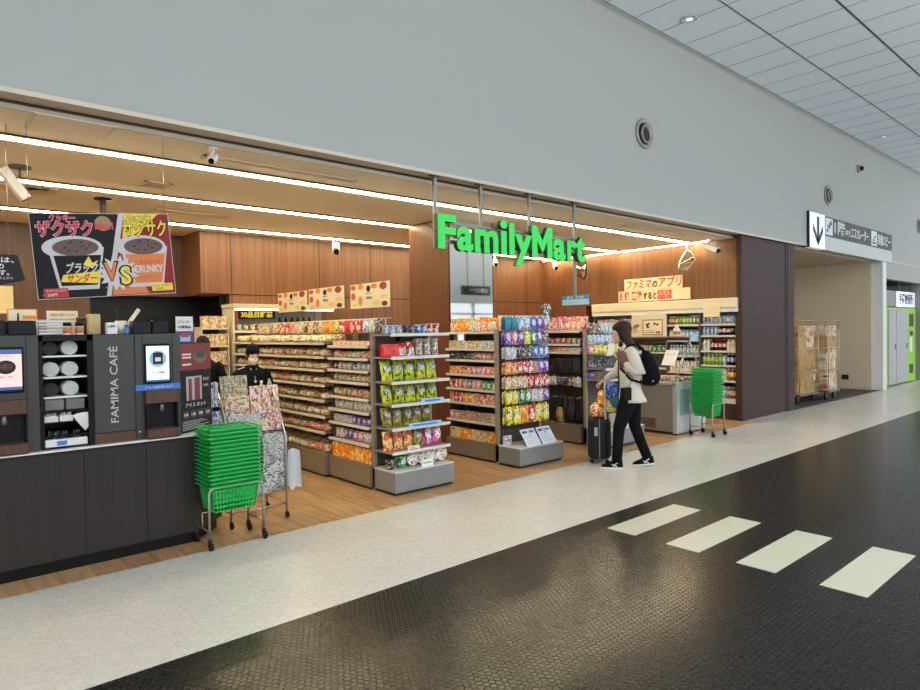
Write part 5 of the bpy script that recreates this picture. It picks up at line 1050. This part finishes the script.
# ------------------------------------------------------------------ back wall cooler
t=thing('back_wall_cooler','pale refrigerated case with a yellow-lettered sign on the back wall','cooler',(3.56,8.98,0)); CWb=1.62
MB().box(0,CWb,.0,.46,0,.35,rackg).build('base',t); MB().box(0,CWb,.40,.46,.35,2.0,mat('case_back',S(150,146,136),.5)).build('back_panel',t); MB().box(0,CWb,-.04,.46,1.98,2.05,cream).build('canopy',t); MB().box(.02,CWb,.0,.03,1.955,1.98,tube_m).build('lamp_tube',t)
for z in (1.66,1.45,1.2,.9,.6): s=MB().box(0.02,CWb,.02,.40,z-.02,z,white_pl).build('shelf',t); MB().box(.02,CWb,.0,.02,z-.03,z+.006,white_pl).build('price_rail',s)
MB().box(0,.02,0,.46,.35,2.0,cream).build('side_panel',t); MB().box(.5,.52,0,.4,.35,1.66,white_pl).build('divider',t)
b=MB(); b.box(.06,.62,-.03,-.01,1.83,1.95,black_m); b.box(.04,.06,-.03,-.01,1.80,1.95,red_m); b.text('30品目野菜',.34,1.86,.07,yel_m,y=-.03,bold=.03,width=.48); b.build('case_sign',t)
f=Fr(3.56,8.98)
row(f,.06,1.5,.08,1.662,[('can',.09,.05,nm+' small bottle',P[c]) for c,nm in (('white_pack','white'),('yellow','yellow'),('cream','cream'),('red','red'),('red','red'),('white_pack','white'),('orange','orange'),('white_pack','white'),('red','red'),('ltblue','pale blue'),('blue','blue'),('ltblue','pale blue'),('silver','silver'),('silver','silver'))],'small_bottle','bottle','on the top shelf of the back case','small bottles in the back case')
row(f,.75,1.35,.2,1.662,[('bottle',.2,.05,'dark wine bottle',P['dark'],black_m,black_m)]*6,'wine_bottle','bottle','behind the small bottles of the back case','dark bottles in the back case')
row(f,.06,1.5,.08,1.452,[('can',.15,.06,'amber canned tea',P['orange'])]*6+[('can',.14,.06,'cream can',P['cream'])]*8,'drink_can','can','on the second shelf of the back case','cans in the back case')
row(f,.06,1.5,.08,1.202,mk(12,'box',.14,.06,[('pink','pink drink carton'),('white_pack','white drink carton')],4),'drink_carton','carton','on the third shelf of the back case','cartons in the back case')
row(f,.06,1.5,.08,.902,mk(12,'box',.16,.06,[('yellow','yellow drink carton'),('orange','orange drink carton')],4),'drink_carton','carton','on the fourth shelf of the back case','low cartons in the back case')
# small open shelf left of it
t=thing('cup_noodle_shelf','pale open shelf with cream boxes at the far end of the counter aisle','shelf',(3.12,9.0,0)); b=MB(); 
for z in (.3,.6,.9,1.2,1.45,1.70): b.box(0,.38,0,.35,z-.015,z,cream)
b.build('shelf_boards',t)
for x in (0,.37): MB().box(x,x+.012,0,.35,0,1.72,cream).build('side_panel',t)
f=Fr(3.12,9.0)
for k,z in enumerate((1.45,1.2,.9,.6)): row(f,.02,.36,.08,z+.002,[('box',.17,.1,'cream printed box',P['cream'])]*4,'cream_box','box',f'on the {RN[k+1]} board of the pale open shelf','cream boxes on the pale shelf')
row(f,.02,.36,.08,1.702,[('box',.17,.1,'cream printed box',P['cream'])]*3,'cream_box','box','topmost on the pale open shelf','cream boxes on the pale shelf')
# ------------------------------------------------------------------ people
skin=mat('skin',S(214,170,142),.5,vary=.05); hairm=mat('hair_brown_black',S(50,30,22),.55,spec=.25,vary=.4,bscale=90,bump=.4); hairb=mat('hair_black',S(16,14,14),.6,spec=.2); eyew=mat('eye_white',S(232,230,226),.3); lipm=mat('lip',S(176,96,90),.5)
def head(b,T,mask=None):
    b.loft([(.040,0,-.118,.022,.020),(.036,0,-.108,.045,.036),(.028,0,-.088,.062,.050),(.020,0,-.055,.075,.061),(.010,0,-.015,.087,.069),(.0,0,.025,.094,.074),(-.005,0,.062,.091,.071),(-.010,0,.092,.070,.056),(-.012,0,.110,.040,.034),(-.012,0,.118,.008,.008)],20,skin,T=T)
    b.loft([(.083,0,-.042,.016,.014),(.090,0,-.036,.020,.015),(.090,0,-.02,.013,.009),(.088,0,.012,.006,.006)],10,skin,T=T)
    for s in (-1,1):
        b.ball((-.002,s*.074,-.012),(.020,.009,.030),skin,10,8,T=T)
        b.ball((.082,s*.031,.012),(.010,.014,.008),eyew,10,6,T=T); b.ball((.090,s*.031,.012),(.005,.006,.006),hairb,8,6,T=T); b.loft([(.085,s*.032,.028,.008,.016),(.085,s*.032,.034,.006,.013)],8,hairb,T=T)
    b.loft([(.083,0,-.074,.008,.019),(.087,0,-.070,.009,.022),(.083,0,-.064,.007,.017)],10,lipm,T=T)
def hand(b,w,d,n,side,curl=.9,L=.17):
    """palm from wrist w along d, n = back of hand normal; five curled fingers"""
    w=Vector(w);d=Vector(d).normalized();n=Vector(n).normalized();s=d.cross(n).normalized()*side
    Mx=Matrix((d,s,n)).transposed().to_4x4(); Mx.translation=w
    b.add(*_palm(),skin,True,T=Mx)
    for k,(y,l) in enumerate(((.028,.066),(.010,.075),(-.010,.070),(-.028,.055))):
        pts=[Vector((.055,y*.8,0))]; a=0
        for q in range(4):
            st=l/3.2 if q else .03
            pts.append(pts[-1]+Vector((math.cos(a)*st,0,-math.sin(a)*st))); a+=curl*.55
        b.tube([Mx@p for p in pts],[.0095,.009,.0085,.008,.0055],7,skin)
    b.tube([Mx@Vector(p) for p in ((.02,.028,-.004),(.04,.048,-.012),(.06,.052,-.026),(.074,.044,-.036))],[.012,.0105,.0095,.006],7,skin)
def _palm():
    m=MB(); n=10; rings=[(-.015,.024,.018),(.0,.027,.018),(.03,.038,.015),(.065,.041,.013),(.085,.036,.010)]; vs=[];fs=[]
    for x,ry,rz in rings:
        for k in range(n): a=2*PI*k/n; vs.append((x,ry*math.cos(a),rz*math.sin(a)))
    for i in range(4):
        for k in range(n): fs.append((i*n+k,i*n+(k+1)%n,(i+1)*n+(k+1)%n,(i+1)*n+k))
    fs+= [tuple(range(n)),tuple(range(4*n,5*n))]
    return vs,fs
def skin_body(verts,edges,radii):
    me=bpy.data.meshes.new('figure'); me.from_pydata([tuple(v) for v in verts],edges,[]); o=bpy.data.objects.new('figure',me); COL.objects.link(o)
    o.modifiers.new('s','SKIN'); sm=o.modifiers.new('u','SUBSURF'); sm.levels=2
    for i,r in enumerate(radii): me.skin_vertices[0].data[i].radius=(r,r) if isinstance(r,(int,float)) else r
    me.skin_vertices[0].data[0].use_root=True
    dg=bpy.context.evaluated_depsgraph_get(); ev=o.evaluated_get(dg); m2=bpy.data.meshes.new_from_object(ev)
    vs=[tuple(v.co) for v in m2.vertices]; fs=[list(p.vertices) for p in m2.polygons]; bpy.data.objects.remove(o); bpy.data.meshes.remove(me); bpy.data.meshes.remove(m2); return vs,fs
def skinned(J,E,mt,b):
    names=list(J); idx={n:i for i,n in enumerate(names)}
    vs,fs=skin_body([J[n][0] for n in names],[(idx[a],idx[c]) for a,c in E],[J[n][1] for n in names]); b.add(vs,fs,mt,True)
def shoe(b,T,up,sole,stripe=None):
    b.loft([(.04,0,.0,.125,.040),(.04,0,.022,.130,.043)],18,sole,T=T,p=2.6)
    b.loft([(.04,0,.022,.126,.041),(.035,0,.045,.118,.039),(.0,0,.07,.08,.036),(-.03,0,.10,.048,.034)],18,up,T=T,p=2.4)
    if stripe:
        for s in (-1,1):
            b.tube([T@Vector((.03,s*.040,.028)),T@Vector((.0,s*.040,.062)),T@Vector((-.03,s*.037,.078))],.006,5,stripe); b.tube([T@Vector((-.02,s*.042,.028)),T@Vector((.02,s*.040,.050)),T@Vector((.045,s*.034,.056))],.006,5,stripe)
# --- the woman with the suitcase
WX,WY,WR=6.295,4.28,math.radians(128)
wt=thing('person','person walking in, pale jacket, black backpack, hand on a suitcase handle','person',(WX,WY,0),WR)
J={'pelvis':((-.03,0,.88),.105),'waist':((-.02,0,1.0),.095),'chest':((-.02,0,1.2),.11),'nb':((0,0,1.36),.06),'neck':((.025,0,1.43),.048),'head0':((.045,0,1.50),.05),
 'shL':((-.03,.15,1.345),.055),'elL':((-.13,.215,1.10),.040),'wrL':((.075,.17,1.255),.026),'shR':((.0,-.15,1.345),.055),'elR':((.10,-.205,1.10),.040),'wrR':((.255,-.20,.985),.026),
 'hipL':((-.02,.085,.82),.085),'knL':((.10,.09,.47),.055),'anL':((.13,.10,.10),.038),'hipR':((-.06,-.085,.82),.085),'knR':((-.09,-.09,.47),.055),'anR':((-.225,-.10,.13),.038)}
E_=[('pelvis','waist'),('waist','chest'),('chest','nb'),('nb','neck'),('neck','head0'),('chest','shL'),('shL','elL'),('elL','wrL'),('chest','shR'),('shR','elR'),('elR','wrR'),('pelvis','hipL'),('hipL','knL'),('knL','anL'),('pelvis','hipR'),('hipR','knR'),('knR','anR')]
b=MB(); skinned(J,E_,skin,b); HT=Matrix.Translation((.055,0,1.565))@Matrix.Rotation(.06,4,'Y'); head(b,HT)
hand(b,(.075,.17,1.255),(.75,.05,.75),(-.6,.5,.6),1,.8); hand(b,(.255,-.20,.985),(.85,.0,-.45),(.4,-.2,.85),-1,1.5)
b.build('body',wt)
trs=mat('black_trousers',S(14,14,17),.8,spec=.15); jk=mat('pale_jacket',S(214,206,192),.75,vary=.12,bscale=30); jk2=mat('dark_top',S(30,30,36),.7)
b=MB()
for s,(hx,kx,kz,ax,az) in ((1,(-.02,.10,.47,.13,.075)),(-1,(-.06,-.09,.47,-.225,.11))):
    b.tube([(hx,s*.075,.93),(hx+.0,s*.085,.80),((hx+kx)/2,s*.09,.64),(kx,s*.092,kz),((kx+ax)/2,s*.097,.28),(ax,s*.10,az)],[.10,.108,.088,.068,.060,.056],16,trs)
b.loft([(-.04,0,.80,.105,.15),(-.03,0,.90,.11,.16),(-.02,0,.98,.10,.145)],20,trs); b.build('trousers',wt)
b=MB(); b.loft([(-.06,0,.765,.165,.205),(-.052,0,.80,.156,.20),(-.035,0,.90,.128,.180),(-.03,0,1.0,.115,.165),(-.03,0,1.12,.122,.175),(-.03,0,1.24,.125,.185),(-.022,0,1.33,.105,.185),(-.01,0,1.385,.078,.13),(.0,0,1.42,.062,.075),(.01,0,1.445,.058,.066)],24,jk)
b.tube([(-.03,.14,1.36),(-.045,.185,1.32),(-.09,.215,1.20),(-.135,.222,1.10),(-.09,.215,1.115),(.0,.195,1.185),(.055,.18,1.235)],[.058,.070,.064,.058,.055,.048,.040],14,jk)
b.tube([(.0,-.14,1.36),(.0,-.185,1.32),(.05,-.205,1.20),(.10,-.208,1.10),(.17,-.205,1.045),(.235,-.20,1.0)],[.058,.068,.060,.052,.045,.038],14,jk)
b.build('jacket',wt)
b=MB(); b.poly([(-.045,.80),(.045,.80),(.04,1.2),(.055,1.38),(-.055,1.38),(-.04,1.2)],-.004,.004,jk2,T=Matrix.Translation((.094,0,0))@Matrix.Rotation(PI/2,4,'Z')); b.build('dark_top',wt)
b=MB(); b.loft([(.035,0,1.46-.0,.045,.045)]+[(.035,0,1.40,.06,.06)],14,jk2); b.build('collar',wt)
b=MB()
b.loft([(-.018,0,-.09,.060,.076),(-.018,0,-.03,.088,.086),(-.014,0,.03,.102,.090),(-.010,0,.07,.106,.088),(-.012,0,.10,.090,.074),(-.014,0,.125,.055,.05),(-.014,0,.134,.015,.015)],22,hairm,T=HT)
b.loft([(-.125,0,-.27,.030,.07),(-.115,0,-.22,.050,.085),(-.085,0,-.15,.066,.094),(-.042,0,-.08,.070,.092),(-.030,0,0,.078,.090),(-.02,0,.05,.08,.08)],20,hairm,T=HT)
for s in (-1,1): b.loft([(-.085,s*.078,-.24,.026,.014),(-.06,s*.080,-.14,.036,.016),(-.02,s*.078,-.05,.040,.014),(.0,s*.070,.03,.045,.018)],12,hairm,T=HT)
b.loft([(.083,0,.035,.012,.055),(.078,0,.06,.024,.062),(.06,0,.09,.03,.058)],14,hairm,T=HT); b.build('hair',wt)
b=MB(); wh=mat('sneaker_white',S(220,218,212),.5); shoe(b,Matrix.Translation((.145,.105,0))@Matrix.Rotation(0,4,'Z'),trs,wh,wh); b.build('shoe',wt); b=MB(); shoe(b,Matrix.Translation((-.225,-.10,.010))@Matrix.Rotation(.10,4,'Y'),trs,wh,wh); b.build('shoe',wt)
# things she wears or holds
Rw=Matrix.Rotation(WR,4,'Z'); Tw=Matrix.Translation((WX,WY,0))@Rw
def held(name,b,label,cat): return b.build(name,loc=(WX,WY,0),rz=WR,label=label,cat=cat)
bp=mat('backpack_black',S(15,15,18),.8,spec=.15,vary=.3,bscale=50)
t=thing('backpack','black backpack with a pale piping line on the back of the walking person','backpack',(WX,WY,0),WR)
b=MB(); b.loft([(-.245,0,.95,.055,.08),(-.265,0,.975,.090,.11),(-.270,0,1.06,.105,.125),(-.255,0,1.18,.092,.12),(-.230,0,1.29,.066,.105),(-.205,0,1.35,.035,.07)],20,bp,p=2.6); b.build('bag_body',t)
b=MB(); b.tube([(-.27,.12,1.01),(-.33,.085,1.0),(-.372,0,.995),(-.33,-.085,1.0)],.005,6,wh); b.build('piping',t)
for s in (-1,1): MB().tube([(-.20,s*.09,1.34),(-.10,s*.115,1.43),(.0,s*.115,1.40),(.085,s*.12,1.28),(.075,s*.13,1.15),(-.03,s*.18,1.03),(-.18,s*.13,.98)],.014,7,bp).build('strap',t)
b=MB(); T=Matrix.Translation((.185,.15,1.37))@Matrix.Rotation(math.radians(62),4,'Z')@Matrix.Rotation(-.35,4,'Y'); b.bbox(-.006,.006,-.036,.036,-.075,.075,.004,white_pl,T=T); held('phone',b,'white phone held up in the near hand of the walking person','phone')
b=MB(); T=Matrix.Translation((.06,.19,1.27))@Matrix.Rotation(.3,4,'Y'); b.loft([(0,0,-.10,.05,.03),(0,0,-.04,.06,.04),(0,0,.05,.055,.035),(.01,0,.09,.03,.02)],12,mat('dusky_scarf',S(120,84,78),.8,vary=.3),T=T); held('brown_pouch',b,'dusky brown pouch held against the pale jacket sleeve','pouch')
t=thing('waist_pouch','small black pouch hanging by a cord at the hip of the pale jacket','pouch',(WX,WY,0),WR); MB().bbox(-.035,.045,.20,.225,.80,.945,.006,black_m).build('pouch_body',t); MB().tube([(.0,.21,.94),(-.05,.20,1.05),(.02,.19,1.12)],.004,5,black_m).tube([(.0,.21,.94),(.04,.20,1.03),(.02,.19,1.12)],.004,5,lgrey).build('cord',t)
bluep=wrap('blue_patterned',[(26,50,120),(40,80,180),(20,36,90),(110,150,220)],7)
b=MB(); b.loft([(.14,-.04,.76,.05,.04),(.15,-.04,.79,.09,.07),(.15,-.04,.87,.10,.08),(.16,-.05,.94,.08,.06),(.20,-.10,.985,.03,.03)],16,bluep,p=2.3); held('blue_bag',b,'blue patterned plastic bag hanging in front of the walking person','bag')
b=MB(); b.loft([(.08,.06,.68,.04,.03),(.09,.05,.71,.08,.04),(.11,.04,.77,.09,.045),(.12,.02,.82,.05,.04)],14,mat('teal_cloth',S(24,84,84),.7)); held('teal_bag',b,'dark teal bag bottom showing beneath the blue patterned bag','bag')
# suitcase
t=thing('suitcase','black ribbed wheeled suitcase with a pale pull handle beside the walking person','suitcase',(WX,WY,0),WR); sx,sy=.315,-.30; su=mat('suitcase_black',S(30,30,33),.38)
b=MB(); b.loft([(sx,sy,.055,.10,.16),(sx,sy,.07,.125,.185),(sx,sy,.10,.13,.19),(sx,sy,.50,.13,.19),(sx,sy,.53,.125,.185),(sx,sy,.545,.10,.16)],24,su,p=5); b.build('shell',t)
b=MB()
for k in range(7): y=sy-.15+.05*k; b.box(sx-.134,sx+.134,y-.008,y+.008,.10,.50,su)
for k in range(5): x=sx-.1+.05*k; b.box(x-.006,x+.006,sy-.194,sy+.194,.10,.50,su)
b.build('ribs',t); MB().box(sx-.006,sx+.006,sy-.196,sy+.196,.06,.545,steel_d).build('zip',t)
b=MB(); hm=mat('handle_pale',S(206,200,188),.4); b.tube([(sx-.07,sy+.19,.54),(sx-.07,sy+.19,.955),(sx-.07,sy+.17,.975),(sx-.07,sy+.05,.975),(sx-.07,sy+.03,.955),(sx-.07,sy+.03,.54)],.012,8,hm); b.build('pull_handle',t)
MB().box(sx+.02,sx+.06,sy+.195,sy+.2,.34,.44,lgrey).build('tag',t)
for x in (sx-.09,sx+.09):
    for y in (sy-.14,sy+.14): MB().lathe([(.022,-.012),(.026,0),(.022,.012)],12,black_m,axis='Y',c=(x,y,.027)).build('wheel',t)
b=MB(); b.loft([(sx+.02,sy+.05,.55,.07,.09),(sx+.02,sy+.05,.60,.09,.11),(sx+.03,sy+.05,.68,.075,.10),(sx+.02,sy+.04,.72,.03,.04)],14,wrap('red_snack',[(214,70,50),(236,150,60),(240,214,80),(246,230,210)],6)); held('snack_bag',b,'red and orange snack bag lying on top of the suitcase','snack')
b=MB(); b.loft([(sx-.04,sy+.07,.70,.05,.06),(sx-.04,sy+.07,.74,.065,.07),(sx-.04,sy+.07,.84,.05,.06),(sx-.03,sy+.07,.87,.02,.02)],14,P['orange']); held('orange_bag',b,'orange snack bag stacked over the red one on the suitcase','snack')
b=MB(); b.loft([(sx-.14,sy+.12,.62,.045,.035),(sx-.14,sy+.12,.66,.06,.05),(sx-.15,sy+.12,.76,.045,.04)],12,P['yellow']); held('yellow_bag',b,'yellow bag hanging behind the pull handle of the suitcase','bag')
# --- shop staff
def staff(loc,rz,label,top_z,mask,bottle,capd):
    t=thing('person',label,'person',loc,rz); k=top_z/1.70
    b=MB(); J={'pelvis':((0,0,.86),.11),'waist':((0,0,1.0),.10),'chest':((0,0,1.2),.115),'nb':((.0,0,1.36),.06),'neck':((.015,0,1.42),.05),'head0':((.03,0,1.49),.05),
     'shL':((0,.16,1.33),.055),'elL':((.03,.235,1.08),.042),'wrL':((.235,.12,1.03),.028),'shR':((0,-.16,1.33),.055),'elR':((.03,-.235,1.08),.042),'wrR':((.235,-.12,1.03),.028),
     'hipL':((0,.09,.82),.09),'knL':((.02,.095,.46),.06),'anL':((0,.10,.10),.04),'hipR':((0,-.09,.82),.09),'knR':((.02,-.095,.46),.06),'anR':((0,-.10,.10),.04)}
    J={n:(tuple(c*k for c in p),r*k) for n,(p,r) in J.items()}; skinned(J,E_,skin,b); HT=Matrix.Scale(k,4)@Matrix.Translation((.05,0,1.565))@Matrix.Rotation(.28,4,'Y'); head(b,HT)
    for s in (1,-1): hand(b,(.235*k,s*.12*k,1.03*k),(.9,-s*.5,.1),(.1,s*.6,.7),s,1.0)
    b.build('body',t); un=mat('uniform_black',S(14,15,20),.8,spec=.15); K=Matrix.Scale(k,4)
    b=MB(); b.loft([(0,0,.80,.13,.18),(0,0,.95,.12,.17),(0,0,1.1,.125,.178),(0,0,1.24,.13,.19),(0,0,1.33,.11,.19),(0,0,1.385,.08,.13),(.01,0,1.43,.06,.07)],22,un,T=K)
    for s in (1,-1): b.tube([(0,s*.15,1.35),(0,s*.19,1.30),(.02,s*.225,1.18),(.03,s*.235,1.08),(.12,s*.19,1.045),(.21,s*.13,1.03)],[.058,.07,.062,.055,.05,.042],12,un,T=K)
    b.build('uniform_top',t)
    b=MB()
    for s in (1,-1): b.tube([(0,s*.07,.92),(0,s*.09,.75),(.02,s*.095,.46),(0,s*.10,.09)],[.10,.10,.07,.06],12,trs,T=K)
    b.build('trousers',t)
    for s in (1,-1): bb=MB(); shoe(bb,Matrix.Translation((0,s*.10*k,0)),black_m,black_m); bb.build('shoe',t)
    b=MB()
    for s in (1,-1): b.tube([(.03,s*.10,1.405),(.0,s*.19,1.375),(.0,s*.262,1.29),(.03,s*.295,1.10)],.006,5,wh,T=K)
    b.tube([(.075,.04,1.39),(.13,0,1.25),(.075,-.04,1.39)],.004,5,wh,T=K); b.ball((.137,0,1.22),(.006,.016,.02),wh,8,6,T=K); b.build('piping',t)
    b=MB(); b.loft([(-.016,0,-.06,.078,.08),(-.014,0,0,.096,.084),(-.008,0,.05,.100,.082),(-.010,0,.10,.084,.07),(-.012,0,.128,.04,.04)],18,hairb,T=HT)
    if capd: b.loft([(.0,0,.045,.104,.088),(-.004,0,.09,.098,.084),(-.01,0,.125,.07,.06),(-.01,0,.138,.02,.02)],18,un,T=HT); b.ball((-.08,.02,.10),(.035,.035,.04),hairb,10,8,T=HT)
    else: b.loft([(-.06,0,-.14,.05,.06),(-.04,0,-.05,.07,.078),(-.03,0,.02,.07,.08)],14,hairb,T=HT)
    b.build('hair_and_cap' if capd else 'hair',t)
    if mask: bm=MB(); bm.loft([(.045,0,-.115,.045,.038),(.040,0,-.095,.062,.052),(.030,0,-.055,.077,.064),(.024,0,-.025,.078,.066)],18,mat('face_mask',S(226,220,208),.7),T=HT); bm.build('face_mask',t)
    if bottle:
        p=Vector((.33*k,0,1.00*k)); w_=Matrix.Translation(loc)@Matrix.Rotation(rz,4,'Z')@p; t2=thing('water_bottle','clear plastic bottle held by the masked shop worker','bottle',w_); MB().lathe([(.026,0),(.032,.01),(.032,.13),(.014,.175),(.013,.19)],14,mat('clear_bottle',S(200,204,200),.15)).build('bottle_body',t2); MB().lathe([(.015,.185),(.015,.21)],12,capw).build('cap',t2)
staff((3.02,7.12,0),math.radians(-92),'person in a black uniform, cap and face mask holding a clear bottle by the bread',1.49,True,True,True)
staff((2.62,7.55,0),math.radians(60),'person in black seen from behind at the end of the coffee counter',1.60,False,False,False)
